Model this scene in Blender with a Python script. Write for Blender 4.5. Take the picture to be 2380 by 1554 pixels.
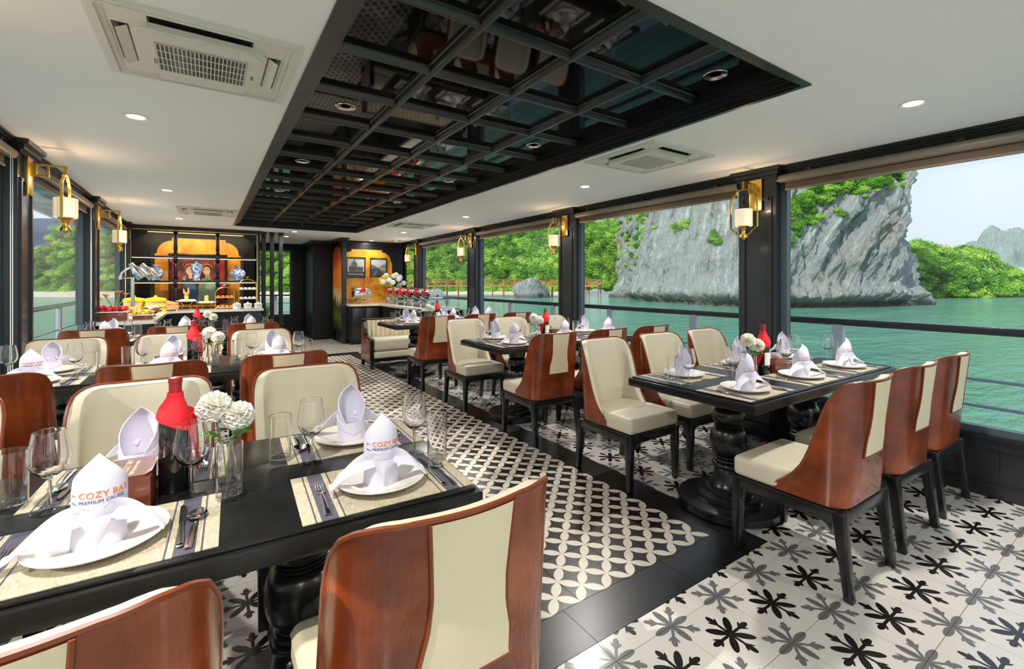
import bpy, bmesh, math, random
import numpy as np
from mathutils import Vector, Matrix, noise
random.seed(7)
PI = math.pi
for o in list(bpy.data.objects): bpy.data.objects.remove(o, do_unlink=True)
C = bpy.context.scene.collection
SC = bpy.context.scene

# ------------------------------------------------------------------ camera, sky, sun, exposure
CAM_H = 1.33
YAW = math.radians(33.628)
FPX = 1067.5
cam_d = bpy.data.cameras.new('camera')
cam = bpy.data.objects.new('camera', cam_d); C.objects.link(cam)
cam.location = (0, 0, CAM_H)
cam.rotation_euler = (PI/2, 0, -YAW)
cam_d.sensor_width = 36.0
cam_d.lens = 36.0*FPX/2380.0
cam_d.shift_y = -(777.0-656.0)/2380.0
cam_d.clip_start = 0.02; cam_d.clip_end = 4000
SC.camera = cam
if hasattr(SC, 'cycles'):
    SC.cycles.max_bounces = 14; SC.cycles.diffuse_bounces = 6; SC.cycles.transparent_max_bounces = 32; SC.cycles.sample_clamp_indirect = 6.0

SC.view_settings.view_transform = 'Standard'
SC.view_settings.look = 'None'
SC.view_settings.gamma = 1.0
SC.view_settings.use_curve_mapping = False
SC.view_settings.exposure = 1.24

world = bpy.data.worlds.new('sky'); SC.world = world
world.use_nodes = True
wt = world.node_tree; wt.nodes.clear()
w_out = wt.nodes.new('ShaderNodeOutputWorld'); w_bg = wt.nodes.new('ShaderNodeBackground')
w_tc = wt.nodes.new('ShaderNodeTexCoord'); w_sep = wt.nodes.new('ShaderNodeSeparateXYZ'); w_rmp = wt.nodes.new('ShaderNodeValToRGB')
wt.links.new(w_tc.outputs['Generated'], w_sep.inputs[0]); wt.links.new(w_sep.outputs['Z'], w_rmp.inputs[0])
wt.links.new(w_rmp.outputs[0], w_bg.inputs[0]); wt.links.new(w_bg.outputs[0], w_out.inputs[0])
els = w_rmp.color_ramp.elements
els[0].position = 0.0; els[0].color = (0.345, 0.375, 0.395, 1)
els[1].position = 1.0; els[1].color = (0.24, 0.33, 0.50, 1)
e = els.new(0.25); e.color = (0.35, 0.40, 0.455, 1)
w_bg.inputs[1].default_value = 1.75

sun_d = bpy.data.lights.new('sun', 'SUN'); sun = bpy.data.objects.new('sun', sun_d); C.objects.link(sun)
sun_d.energy = 2.7; sun_d.angle = math.radians(0.6); sun_d.color = (1.0, 0.93, 0.80)
_el = math.radians(30); _az = math.radians(10)      # light travels towards +X, a little towards +Y
_dir = Vector((math.cos(_el)*math.cos(_az), math.cos(_el)*math.sin(_az), -math.sin(_el)))
sun.rotation_euler = _dir.to_track_quat('-Z', 'Y').to_euler()
sun.location = (-30, 0, 30)
DOWNLIGHT_W = 15.0
SCONCE_W = 0.9

# ------------------------------------------------------------------ materials
MATS = {}
def srgb(r, g, b):
    f = lambda c: (c/255/12.92) if c/255 <= 0.04045 else ((c/255+0.055)/1.055)**2.4
    return (f(r), f(g), f(b), 1)
def mat(name, col, rough=0.5, metal=0.0, coat=0.0, noise_amt=0.0, noise_scale=8.0, bump=0.0, bump_scale=60.0, emit=None, emit_s=0.0, spec=0.5, sub=0.0):
    if name in MATS: return MATS[name]
    m = bpy.data.materials.new(name); m.use_nodes = True
    nt = m.node_tree; b = nt.nodes['Principled BSDF']
    b.inputs['Base Color'].default_value = col; b.inputs['Roughness'].default_value = rough
    b.inputs['Metallic'].default_value = metal; b.inputs['Coat Weight'].default_value = coat
    b.inputs['Specular IOR Level'].default_value = spec
    if coat: b.inputs['Coat Roughness'].default_value = 0.08
    tc = nt.nodes.new('ShaderNodeTexCoord')
    if noise_amt:
        n = nt.nodes.new('ShaderNodeTexNoise'); n.inputs['Scale'].default_value = noise_scale; n.inputs['Detail'].default_value = 5
        nt.links.new(tc.outputs['Object'], n.inputs['Vector'])
        mx = nt.nodes.new('ShaderNodeMix'); mx.data_type = 'RGBA'
        mx.inputs[6].default_value = tuple(c*(1-noise_amt) for c in col[:3])+(1,)
        mx.inputs[7].default_value = tuple(min(1, c*(1+noise_amt)) for c in col[:3])+(1,)
        nt.links.new(n.outputs['Fac'], mx.inputs[0]); nt.links.new(mx.outputs[2], b.inputs['Base Color'])
    if bump:
        n2 = nt.nodes.new('ShaderNodeTexNoise'); n2.inputs['Scale'].default_value = bump_scale; n2.inputs['Detail'].default_value = 3
        nt.links.new(tc.outputs['Object'], n2.inputs['Vector'])
        bp = nt.nodes.new('ShaderNodeBump'); bp.inputs['Strength'].default_value = bump; bp.inputs['Distance'].default_value = 0.01
        nt.links.new(n2.outputs['Fac'], bp.inputs['Height']); nt.links.new(bp.outputs[0], b.inputs['Normal'])
    if emit:
        b.inputs['Emission Color'].default_value = emit; b.inputs['Emission Strength'].default_value = emit_s
    MATS[name] = m
    return m

class NT:
    """small helper to write node maths"""
    def __init__(s, m): s.m = m; s.t = m.node_tree
    def n(s, t, **k):
        x = s.t.nodes.new(t)
        for a, v in k.items(): setattr(x, a, v)
        return x
    def put(s, sock, v):
        if hasattr(v, 'is_output'): s.t.links.new(v, sock)
        else: sock.default_value = v
    def math(s, op, a, b=None, c=None, clamp=False):
        x = s.n('ShaderNodeMath', operation=op, use_clamp=clamp); s.put(x.inputs[0], a)
        if b is not None: s.put(x.inputs[1], b)
        if c is not None: s.put(x.inputs[2], c)
        return x.outputs[0]
    def mix(s, f, a, b):
        x = s.n('ShaderNodeMix', data_type='RGBA'); s.put(x.inputs[0], f); s.put(x.inputs[6], a); s.put(x.inputs[7], b)
        return x.outputs[2]
    def noise(s, vec, scale, detail=4, rough=0.55):
        x = s.n('ShaderNodeTexNoise'); s.put(x.inputs['Vector'], vec); x.inputs['Scale'].default_value = scale
        x.inputs['Detail'].default_value = detail; x.inputs['Roughness'].default_value = rough
        return x.outputs['Fac']
    def ramp(s, f, stops):
        x = s.n('ShaderNodeValToRGB'); s.put(x.inputs[0], f); e = x.color_ramp.elements
        e[0].position, e[0].color = stops[0]; e[1].position, e[1].color = stops[-1]
        for p, c in stops[1:-1]:
            q = e.new(p); q.color = c
        return x.outputs[0]
    def mapping(s, vec, scale=(1,1,1), loc=(0,0,0), rot=(0,0,0)):
        x = s.n('ShaderNodeMapping'); s.put(x.inputs[0], vec)
        x.inputs['Scale'].default_value = scale; x.inputs['Location'].default_value = loc; x.inputs['Rotation'].default_value = rot
        return x.outputs[0]
    def bump(s, h, strength=0.3, dist=0.01):
        x = s.n('ShaderNodeBump'); x.inputs['Strength'].default_value = strength; x.inputs['Distance'].default_value = dist
        s.put(x.inputs['Height'], h); return x.outputs[0]
def newmat(name, rough=0.5, coat=0.0, metal=0.0):
    m = bpy.data.materials.new(name); m.use_nodes = True; MATS[name] = m
    b = m.node_tree.nodes['Principled BSDF']; b.inputs['Roughness'].default_value = rough; b.inputs['Coat Weight'].default_value = coat
    b.inputs['Metallic'].default_value = metal
    return m, NT(m), b

BLACK = mat('black_lacquer_wood', (0.006, 0.006, 0.007, 1), 0.30, coat=0.25)
BLACKW = mat('black_wall_panel', (0.008, 0.008, 0.009, 1), 0.45, spec=0.3)
BLACKG = mat('black_gloss_lacquer', (0.006, 0.006, 0.007, 1), 0.06, coat=1.0)
BLACKT = mat('black_table_wood', (0.010, 0.010, 0.010, 1), 0.24, spec=0.32, noise_amt=0.3, noise_scale=12)
FRAMEB = mat('dark_frame', (0.014, 0.016, 0.019, 1), 0.33, coat=0.25)
CREAM = mat('cream_leather', srgb(205, 196, 172), 0.42, noise_amt=0.05, noise_scale=6, bump=0.12, bump_scale=260)
CREAM2 = mat('cream_leather_back', srgb(222, 208, 176), 0.45, noise_amt=0.05, noise_scale=5, bump=0.10, bump_scale=260)
PIPE = mat('brown_piping', srgb(120, 56, 26), 0.35)
WHITE = mat('white_ceiling_paint', srgb(244, 245, 246), 0.8)
WHITEP = mat('white_plastic', srgb(225, 224, 214), 0.4)
PORC = mat('white_porcelain', srgb(228, 225, 217), 0.12, coat=0.5)
GOLD = mat('brushed_gold', (0.78, 0.50, 0.10, 1), 0.28, metal=1.0)
STEEL = mat('polished_steel', (0.75, 0.74, 0.72, 1), 0.14, metal=1.0)
RED = mat('red_cloth', srgb(214, 16, 32), 0.7, bump=0.1, bump_scale=300)
NAPK = mat('white_napkin_cotton', srgb(214, 210, 226), 0.85, bump=0.12, bump_scale=400)
WALNUT = mat('dark_walnut', srgb(104, 48, 27), 0.32, coat=0.4, noise_amt=0.3, noise_scale=20)
ORANGE = mat('orange_print', srgb(232, 110, 36), 0.6)
NAVY = mat('navy_print', srgb(52, 62, 110), 0.6)
TEAL = mat('teal_print', srgb(50, 120, 160), 0.6)

def leather():
    m, t, b = newmat('brown_leather', 0.27, coat=0.30)
    tc = t.n('ShaderNodeTexCoord')
    a = t.noise(tc.outputs['Object'], 4.5, 4); f = t.noise(tc.outputs['Object'], 160, 2)
    c = t.ramp(a, [(0.30, srgb(80, 32, 11)), (0.55, srgb(130, 56, 21)), (0.78, srgb(174, 82, 31))])
    t.put(b.inputs['Base Color'], c); t.put(b.inputs['Normal'], t.bump(f, 0.12, 0.004))
    return m
LEATHER = leather()

def glassmat(name, tint=(1,1,1,1), rough=0.0):
    m = bpy.data.materials.new(name); m.use_nodes = True; MATS[name] = m
    b = m.node_tree.nodes['Principled BSDF']
    b.inputs['Base Color'].default_value = tint; b.inputs['Roughness'].default_value = rough
    b.inputs['Transmission Weight'].default_value = 1.0; b.inputs['IOR'].default_value = 1.45
    return m
GLASS = glassmat('clear_glassware')
def panemat():
    m = bpy.data.materials.new('window_pane'); m.use_nodes = True
    nt = m.node_tree; nt.nodes.clear(); t = NT(m)
    o = t.n('ShaderNodeOutputMaterial'); tr = t.n('ShaderNodeBsdfTransparent'); gl = t.n('ShaderNodeBsdfGlossy'); mx = t.n('ShaderNodeMixShader'); lw = t.n('ShaderNodeLayerWeight')
    tr.inputs[0].default_value = (0.735, 0.75, 0.75, 1)   # each pane is tinted; light crosses its two faces; gl.inputs['Roughness'].default_value = 0.0
    f = t.math('MULTIPLY_ADD', t.math('POWER', lw.outputs['Facing'], 5.0), 0.30, 0.02)
    nt.links.new(f, mx.inputs[0]); nt.links.new(tr.outputs[0], mx.inputs[1]); nt.links.new(gl.outputs[0], mx.inputs[2]); nt.links.new(mx.outputs[0], o.inputs[0])
    MATS['window_pane'] = m; return m
PANE = panemat()

# ------------------------------------------------------------------ mesh helpers
class MB:
    def __init__(s): s.v = []; s.f = []; s.mi = []; s.cur = 0
    def add(s, vs, fs):
        k = len(s.v); s.v += [tuple(p) for p in vs]
        for f in fs: s.f.append(tuple(i+k for i in f)); s.mi.append(s.cur)
        return s
    def box(s, x0, x1, y0, y1, z0, z1, bev=0.0, seg=2):
        if x0 > x1: x0, x1 = x1, x0
        if y0 > y1: y0, y1 = y1, y0
        if z0 > z1: z0, z1 = z1, z0
        if bev <= 0:
            return s.add([(x0,y0,z0),(x1,y0,z0),(x1,y1,z0),(x0,y1,z0),(x0,y0,z1),(x1,y0,z1),(x1,y1,z1),(x0,y1,z1)],
                         [(0,3,2,1),(4,5,6,7),(0,1,5,4),(1,2,6,5),(2,3,7,6),(3,0,4,7)])
        bm = bmesh.new(); bmesh.ops.create_cube(bm, size=1)
        for v in bm.verts: v.co = ((x0+x1)/2+v.co.x*(x1-x0), (y0+y1)/2+v.co.y*(y1-y0), (z0+z1)/2+v.co.z*(z1-z0))
        bmesh.ops.bevel(bm, geom=bm.edges[:], offset=bev, segments=seg, affect='EDGES', profile=0.5)
        return s.frombm(bm)
    def frombm(s, bm):
        bm.verts.index_update()
        s.add([v.co[:] for v in bm.verts], [[v.index for v in f.verts] for f in bm.faces]); bm.free(); return s
    def hexa(s, bot, top):
        """8 corner solid: bot 4 pts ccw seen from above, top 4 pts"""
        return s.add(list(bot)+list(top), [(0,3,2,1),(4,5,6,7),(0,1,5,4),(1,2,6,5),(2,3,7,6),(3,0,4,7)])
    def lathe(s, prof, seg=24, cx=0, cy=0, cz=0, cap=False, sx=1, sy=1):
        k = len(s.v); n = len(prof)
        for i in range(seg):
            a = 2*PI*i/seg
            for r, z in prof: s.v.append((cx+sx*r*math.cos(a), cy+sy*r*math.sin(a), cz+z))
        for i in range(seg):
            j = (i+1) % seg
            for q in range(n-1):
                s.f.append((k+i*n+q, k+j*n+q, k+j*n+q+1, k+i*n+q+1)); s.mi.append(s.cur)
        if cap:
            s.f.append(tuple(k+(seg-1-i)*n for i in range(seg))); s.mi.append(s.cur)
            s.f.append(tuple(k+i*n+n-1 for i in range(seg))); s.mi.append(s.cur)
        return s
    def tube(s, path, r, seg=8, closed=False, cap=True):
        P = [Vector(p) for p in path]; n = len(P); k = len(s.v)
        rr = r if isinstance(r, (list, tuple)) else [r]*n
        up = None
        for i in range(n):
            if closed: d = P[(i+1) % n]-P[i-1]
            else: d = P[min(i+1, n-1)]-P[max(i-1, 0)]
            if d.length < 1e-9: d = Vector((0, 0, 1))
            d.normalize()
            if up is None:
                up = Vector((0,0,1)) if abs(d.z) < 0.9 else Vector((1,0,0))
            a = d.cross(up)
            if a.length < 1e-6: a = d.cross(Vector((0.3, 1, 0.2)))
            a.normalize(); b = a.cross(d).normalized(); up = b
            for q in range(seg):
                t = 2*PI*q/seg; s.v.append(tuple(P[i]+(a*math.cos(t)+b*math.sin(t))*rr[i]))
        m = n if closed else n-1
        for i in range(m):
            j = (i+1) % n
            for q in range(seg):
                w = (q+1) % seg
                s.f.append((k+i*seg+q, k+i*seg+w, k+j*seg+w, k+j*seg+q)); s.mi.append(s.cur)
        if cap and not closed:
            s.f.append(tuple(k+q for q in range(seg))[::-1]); s.mi.append(s.cur)
            s.f.append(tuple(k+(n-1)*seg+q for q in range(seg))); s.mi.append(s.cur)
        return s
    def grid(s, fn, nu, nv, flip=False, closeu=False):
        k = len(s.v)
        for i in range(nu+1):
            for j in range(nv+1): s.v.append(tuple(fn(i/nu, j/nv)))
        for i in range(nu):
            for j in range(nv):
                a = k+i*(nv+1)+j; b = a+(nv+1)
                q = (a, b, b+1, a+1)
                s.f.append(q[::-1] if flip else q); s.mi.append(s.cur)
        return s
    def shell(s, fn, nu, nv, th):
        """thick sheet from fn(u,v): grid offset both ways along its normal"""
        P = [[Vector(fn(i/nu, j/nv)) for j in range(nv+1)] for i in range(nu+1)]
        N = [[None]*(nv+1) for _ in range(nu+1)]
        for i in range(nu+1):
            for j in range(nv+1):
                du = P[min(i+1,nu)][j]-P[max(i-1,0)][j]; dv = P[i][min(j+1,nv)]-P[i][max(j-1,0)]
                c = du.cross(dv)
                N[i][j] = c.normalized() if c.length > 1e-12 else Vector((0,0,1))
        k = len(s.v); W = nv+1; T = (nu+1)*W
        for sg in (0.5, -0.5):
            for i in range(nu+1):
                for j in range(nv+1): s.v.append(tuple(P[i][j]+N[i][j]*th*sg))
        def F(*q): s.f.append(q); s.mi.append(s.cur)
        for i in range(nu):
            for j in range(nv):
                a = k+i*W+j; b = a+W; F(a, b, b+1, a+1); F(a+T+1, b+T+1, b+T, a+T)
        for i in range(nu):
            a = k+i*W; F(a+T, a+W+T, a+W, a); a += nv; F(a, a+W, a+W+T, a+T)
        for j in range(nv):
            a = k+j; F(a, a+1, a+1+T, a+T); a = k+nu*W+j; F(a+T, a+1+T, a+1, a)
        return s
    def prism(s, pts, z0, z1):
        """polygon (x,y) ccw extruded in z"""
        n = len(pts); k = len(s.v)
        s.v += [(x,y,z0) for x,y in pts]+[(x,y,z1) for x,y in pts]
        s.f.append(tuple(k+i for i in range(n))[::-1]); s.mi.append(s.cur)
        s.f.append(tuple(k+n+i for i in range(n))); s.mi.append(s.cur)
        for i in range(n):
            j = (i+1) % n; s.f.append((k+i, k+j, k+n+j, k+n+i)); s.mi.append(s.cur)
        return s
    def xform(s, M, start=0):
        for i in range(start, len(s.v)): s.v[i] = tuple(M @ Vector(s.v[i]))
        return s
    def mesh(s, name, mats, smooth=False, angle=None):
        me = bpy.data.meshes.new(name); me.from_pydata(s.v, [], s.f)
        for m in (mats if isinstance(mats, (list, tuple)) else [mats]): me.materials.append(m)
        if any(s.mi): me.polygons.foreach_set('material_index', s.mi)
        if smooth:
            me.polygons.foreach_set('use_smooth', [True]*len(me.polygons))
            if angle is None: angle = 40
            me.set_sharp_from_angle(angle=math.radians(angle))
        me.update(); return me

def link(o, parent=None):
    C.objects.link(o)
    if parent is not None: o.parent = parent
    return o
def obj(name, mb, mats, parent=None, smooth=True, loc=None, rot=None, angle=None):
    me = mb.mesh(name, mats, smooth, angle) if isinstance(mb, MB) else mb
    o = bpy.data.objects.new(name, me); link(o, parent)
    if loc is not None: o.location = loc
    if rot is not None: o.rotation_euler = rot
    return o
def tag(o, label, cat, group=None):
    o['label'] = label; o['category'] = cat
    if group: o['group'] = group
    return o
def thing(name, label, cat, loc=(0,0,0), rotz=0.0, group=None):
    o = bpy.data.objects.new(name, None); o.empty_display_size = 0.1; link(o)
    o.location = loc; o.rotation_euler = (0,0,rotz)
    return tag(o, label, cat, group)
def struct(name, mb, mats, parent=None, smooth=False):
    o = obj(name, mb, mats, parent, smooth)
    if parent is None: o['kind'] = 'structure'
    return o
def sempty(name):
    o = bpy.data.objects.new(name, None); link(o); o['kind'] = 'structure'; return o
def dup(root, loc, rotz=0.0, label=None, group=None):
    def cp(o, par):
        c = o.copy(); C.objects.link(c)
        if par is not None: c.parent = par; c.matrix_parent_inverse = o.matrix_parent_inverse.copy()
        for ch in o.children: cp(ch, c)
        return c
    r = cp(root, None); r.location = loc; r.rotation_euler = (0,0,rotz)
    if label: r['label'] = label
    if group: r['group'] = group
    return r
USED = set()
def place(root, loc, rotz=0.0, label=None, group=None):
    """first call moves the prototype itself, later calls copy it"""
    if root.name not in USED:
        USED.add(root.name); root.location = loc; root.rotation_euler = (0,0,rotz)
        if label: root['label'] = label
        if group: root['group'] = group
        return root
    return dup(root, loc, rotz, label, group)
def smoothlerp(tab, x):
    if x <= tab[0][0]: return tab[0][1]
    for (a, p), (b, q) in zip(tab, tab[1:]):
        if x <= b:
            t = (x-a)/(b-a); return p+(q-p)*t
    return tab[-1][1]
def textmesh(body, size, mats, extr=0.0002, align='LEFT', spacing=1.0):
    cu = bpy.data.curves.new('print', 'FONT'); cu.body = body; cu.size = size; cu.align_x = align; cu.extrude = extr; cu.resolution_u = 3; cu.space_character = spacing
    o = bpy.data.objects.new('print', cu); C.objects.link(o)
    dg = bpy.context.evaluated_depsgraph_get(); dg.update()
    me = bpy.data.meshes.new_from_object(o.evaluated_get(dg))
    bpy.data.objects.remove(o); bpy.data.curves.remove(cu)
    me.materials.clear(); me.materials.append(mats)
    return me
# ------------------------------------------------------------------ room shell
ZC = 2.30
XR, XL = 4.06, -1.15
YN, YF = -3.4, 11.05
TS = 0.302

def proj(x, y, z):
    s, c = math.sin(YAW), math.cos(YAW)
    d = x*s+y*c; l = x*c-y*s
    if d < 0.05: return None
    return 1190+FPX*l/d, 656-FPX*(z-CAM_H)/d, d

# ---- floor materials
def wrapc(t, v, half):
    return t.math('WRAP', v, half, -half)
def ell(t, x, y, cx, cy, a, b, rot=0.0):
    dx = t.math('SUBTRACT', x, cx); dy = t.math('SUBTRACT', y, cy)
    if rot:
        c, s = math.cos(rot), math.sin(rot)
        px = t.math('ADD', t.math('MULTIPLY', dx, c), t.math('MULTIPLY', dy, s))
        py = t.math('SUBTRACT', t.math('MULTIPLY', dy, c), t.math('MULTIPLY', dx, s))
    else: px, py = dx, dy
    px = t.math('MULTIPLY', px, 1/a); py = t.math('MULTIPLY', py, 1/b)
    return t.math('ADD', t.math('MULTIPLY', px, px), t.math('MULTIPLY', py, py))
def motif(t, x, y):
    """x,y relative to the motif centre; fleur arms along the axes, plain petals on the diagonals"""
    ax = t.math('ABSOLUTE', x); ay = t.math('ABSOLUTE', y)
    p = t.math('MAXIMUM', ax, ay); q = t.math('MINIMUM', ax, ay)
    m = ell(t, p, q, 0.034, 0, 0.045, 0.0060)
    m = t.math('MINIMUM', m, ell(t, p, q, 0.084, 0, 0.022, 0.0115))
    m = t.math('MINIMUM', m, ell(t, p, q, 0.0705, 0.0115, 0.015, 0.0045, 0.62))
    m = t.math('MINIMUM', m, ell(t, p, q, 0.064, 0.003, 0.014, 0.0065, 0.30))
    m = t.math('MINIMUM', m, ell(t, p, q, 0, 0, 0.021, 0.021))
    k = math.sqrt(0.5)
    u = t.math('ABSOLUTE', t.math('MULTIPLY', t.math('ADD', x, y), k)); v = t.math('ABSOLUTE', t.math('MULTIPLY', t.math('SUBTRACT', x, y), k))
    P = t.math('MAXIMUM', u, v); Q = t.math('MINIMUM', u, v)
    m = t.math('MINIMUM', m, ell(t, P, Q, 0.050, 0, 0.040, 0.0150))
    return t.math('LESS_THAN', m, 1.0)
def fleur_mat():
    m, t, b = newmat('fleur_cement_tile', 0.16, coat=0.0)
    tc = t.n('ShaderNodeTexCoord'); sp = t.n('ShaderNodeSeparateXYZ'); t.put(sp.inputs[0], tc.outputs['Object'])
    h = TS/2
    x = wrapc(t, sp.outputs[0], h); y = wrapc(t, sp.outputs[1], h)
    blk = motif(t, x, y)
    gx = wrapc(t, t.math('ADD', x, h), h); gy = wrapc(t, t.math('ADD', y, h), h)
    k = math.sqrt(0.5)
    u = t.math('MULTIPLY', t.math('ADD', gx, gy), k); v = t.math('MULTIPLY', t.math('SUBTRACT', gx, gy), k)
    gry = motif(t, u, v)
    n = t.noise(tc.outputs['Object'], 3.0, 3)
    base = t.mix(n, srgb(186, 181, 174), srgb(204, 199, 192))
    c = t.mix(gry, base, srgb(98, 98, 98)); c = t.mix(blk, c, srgb(22, 19, 17))
    t.put(b.inputs['Base Color'], c)
    t.put(b.inputs['Roughness'], t.math('MULTIPLY_ADD', t.noise(tc.outputs['Object'], 5, 3), 0.12, 0.14))
    return m
def petal_mat():
    m, t, b = newmat('petal_cement_tile', 0.28)
    tc = t.n('ShaderNodeTexCoord'); sp = t.n('ShaderNodeSeparateXYZ'); t.put(sp.inputs[0], tc.outputs['Object'])
    k = math.sqrt(0.5); p = TS/4*math.sqrt(2); R = p*k
    x = t.math('ADD', sp.outputs[0], TS/2); y = t.math('ADD', sp.outputs[1], TS/2)
    u = t.math('MULTIPLY', t.math('ADD', x, y), k); v = t.math('MULTIPLY', t.math('SUBTRACT', x, y), k)
    def lens(a, c):
        ac = wrapc(t, t.math('SUBTRACT', a, p/2), p/2)            # centred on the edge middle
        d = t.math('ABSOLUTE', wrapc(t, c, p/2)); d = t.math('ADD', d, p/2)
        r2 = t.math('ADD', t.math('MULTIPLY', ac, ac), t.math('MULTIPLY', d, d))
        return t.math('LESS_THAN', r2, R*R)
    ins = t.math('MAXIMUM', lens(u, v), lens(v, u))
    c = t.mix(ins, srgb(24, 19, 15), srgb(206, 197, 182))
    t.put(b.inputs['Base Color'], c)
    return m
FLEUR = fleur_mat(); PETAL = petal_mat()
BTILE = mat('black_border_tile', srgb(20, 18, 18), 0.30, noise_amt=0.2, noise_scale=6)
GROUT = mat('tan_grout', srgb(176, 150, 120), 0.8)

# ---- floor and its tiles
AX0, AX1 = 0.393, 2.205          # aisle pattern zone
AY0, AY1 = 1.437, 1.437+24*TS
fl = struct('floor', MB().box(XL-0.1, XR+0.1, YN, 13.0, -0.06, -0.004), GROUT)
def tile_mesh(name, m, x0, x1, y0, y1):
    g = 0.0011
    return MB().box(x0+g, x1-g, y0+g, y1-g, -0.012, 0.0).mesh(name, m)
full_f = tile_mesh('fleur_tile', FLEUR, -TS/2, TS/2, -TS/2, TS/2)
full_p = tile_mesh('petal_tile', PETAL, -TS/2, TS/2, -TS/2, TS/2)
cells = []
JX, JY = 2.105, 1.14
zones = [(XL, XR, YN, 1.237), (2.405, XR, 1.237, 9.0), (XL, 0.193, 1.237, 9.0)]
pieces = []
for zi, (x0, x1, y0, y1) in enumerate(zones):
    i0 = math.floor((x0-JX)/TS); i1 = math.ceil((x1-JX)/TS); j0 = math.floor((y0-JY)/TS); j1 = math.ceil((y1-JY)/TS)
    for i in range(i0, i1):
        for j in range(j0, j1):
            cx, cy = JX+(i+.5)*TS, JY+(j+.5)*TS
            a0, a1 = max(x0, cx-TS/2), min(x1, cx+TS/2); b0, b1 = max(y0, cy-TS/2), min(y1, cy+TS/2)
            if a1-a0 < 0.012 or b1-b0 < 0.012: continue
            pr_ = proj(cx, cy, 0)
            vis = pr_ is not None and -60 < pr_[0] < 2440 and pr_[1] < 1620 and cy > -0.4
            pieces.append((vis, math.hypot(cx, cy), cx, cy, a0, a1, b0, b1))
pieces.sort(key=lambda p: (not p[0], p[1]))
rest = MB()
cache = {}
k = 0
for vis, d, cx, cy, a0, a1, b0, b1 in pieces:
    if vis and k < 290:
        k += 1
        key = tuple(round(q, 3) for q in (a0-cx, a1-cx, b0-cy, b1-cy))
        if key not in cache: cache[key] = tile_mesh('fleur_tile', FLEUR, *key)
        o = bpy.data.objects.new('fleur_tile', cache[key]); link(o, fl); o.location = (cx, cy, 0)
    else:
        g = 0.0011; ox, oy = JX+TS/2, JY+TS/2
        rest.box(a0+g-ox, a1-g-ox, b0+g-oy, b1-g-oy, -0.012, 0)
o = obj('fleur_tile_field', rest, FLEUR, fl, smooth=False, loc=(JX+TS/2, JY+TS/2, 0)); o['kind'] = 'stuff'
# aisle tiles
restp = MB(); na = 0
acells = [(AX0+(i+.5)*TS, AY0+(j+.5)*TS) for j in range(24) for i in range(6)]
acells += [(0.393-2*TS+(i+.5)*TS, 9.0+(j+.5)*TS) for j in range(13) for i in range(12)]
for cx, cy in acells:
    if cx > 4.0: continue
    if na < 250 and cy < 12.9:
        na += 1; o = bpy.data.objects.new('petal_tile', full_p); link(o, fl); o.location = (cx, cy, 0)
    else:
        ox, oy = AX0+TS/2, 9.0+TS/2
        restp.box(cx-TS/2+.001-ox, cx+TS/2-.001-ox, cy-TS/2+.001-oy, cy+TS/2-.001-oy, -0.012, 0)
o = obj('petal_tile_field', restp, PETAL, fl, smooth=False, loc=(AX0+TS/2, 9.0+TS/2, 0)); o['kind'] = 'stuff'
def border(x0, x1, y0, y1, along):
    L = 0.6
    if along == 'x':
        xs = [x1]
        while xs[-1] > x0+1e-4: xs.append(max(x0, xs[-1]-L))
        for a, b in zip(xs[1:], xs): obj('border_tile', MB().box(a+.0011, b-.0011, y0+.0011, y1-.0011, -0.012, 0), BTILE, fl, smooth=False)
    else:
        ys = [y0]
        while ys[-1] < y1-1e-4: ys.append(min(y1, ys[-1]+L))
        for a, b in zip(ys, ys[1:]): obj('border_tile', MB().box(x0+.0011, x1-.0011, a+.0011, b-.0011, -0.012, 0), BTILE, fl, smooth=False)
border(0.193, 2.405, 1.237, AY0, 'x')
border(2.205, 2.405, AY0, AY1, 'y')
border(0.193, 0.393, AY0, AY1, 'y')
border(0.193, 2.405, AY1, 9.0, 'x')

# ---- ceiling with coffer
CX0, CX1, CY0, CY1 = 0.385, 2.45, 1.07, 9.12
cl = MB()
cl.box(XL-.1, CX0, YN, 13.0, ZC, ZC+.03).box(CX1, XR+.1, YN, 13.0, ZC, ZC+.03).box(CX0, CX1, YN, CY0, ZC, ZC+.03).box(CX0, CX1, CY1, 13.0, ZC, ZC+.03)
cl.box(XL-.3, XR+.3, YN-.1, 13.2, 2.56, 2.62)  # unseen slab above the coffer, added to block light from overhead
ceil = struct('ceiling', cl, WHITE)
def ring(mb, o0, o1, z0, z1):
    """rectangular band between inset o0 (outer) and o1 (inner) of the coffer opening"""
    a, b, c_, d = CX0+o0, CX1-o0, CY0+o0, CY1-o0; e_, f_, g_, h_ = CX0+o1, CX1-o1, CY0+o1, CY1-o1
    mb.box(a, e_, c_, d, z0, z1).box(f_, b, c_, d, z0, z1).box(e_, f_, c_, g_, z0, z1).box(e_, f_, h_, d, z0, z1)
BLACKM = mat('black_moulding', (0.011, 0.011, 0.011, 1), 0.34, coat=0.12)
BEAM = mat('black_beam_gloss', (0.015, 0.015, 0.015, 1), 0.30, coat=0.15)
fr = MB()
for o0, o1, z0 in ((-0.012, 0.018, 2.292), (0.018, 0.035, 2.305), (0.035, 0.060, 2.322), (0.060, 0.072, 2.333), (0.072, 0.092, 2.345)):
    ring(fr, o0, o1, z0, 2.43)
obj('coffer_frame', fr, BLACKM, ceil, smooth=False)
lx = [0.477, 0.9425, 1.427, 1.912, 2.36]
ly = [1.162]+[1.64+.506*k for k in range(15)]+[9.03]
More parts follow.
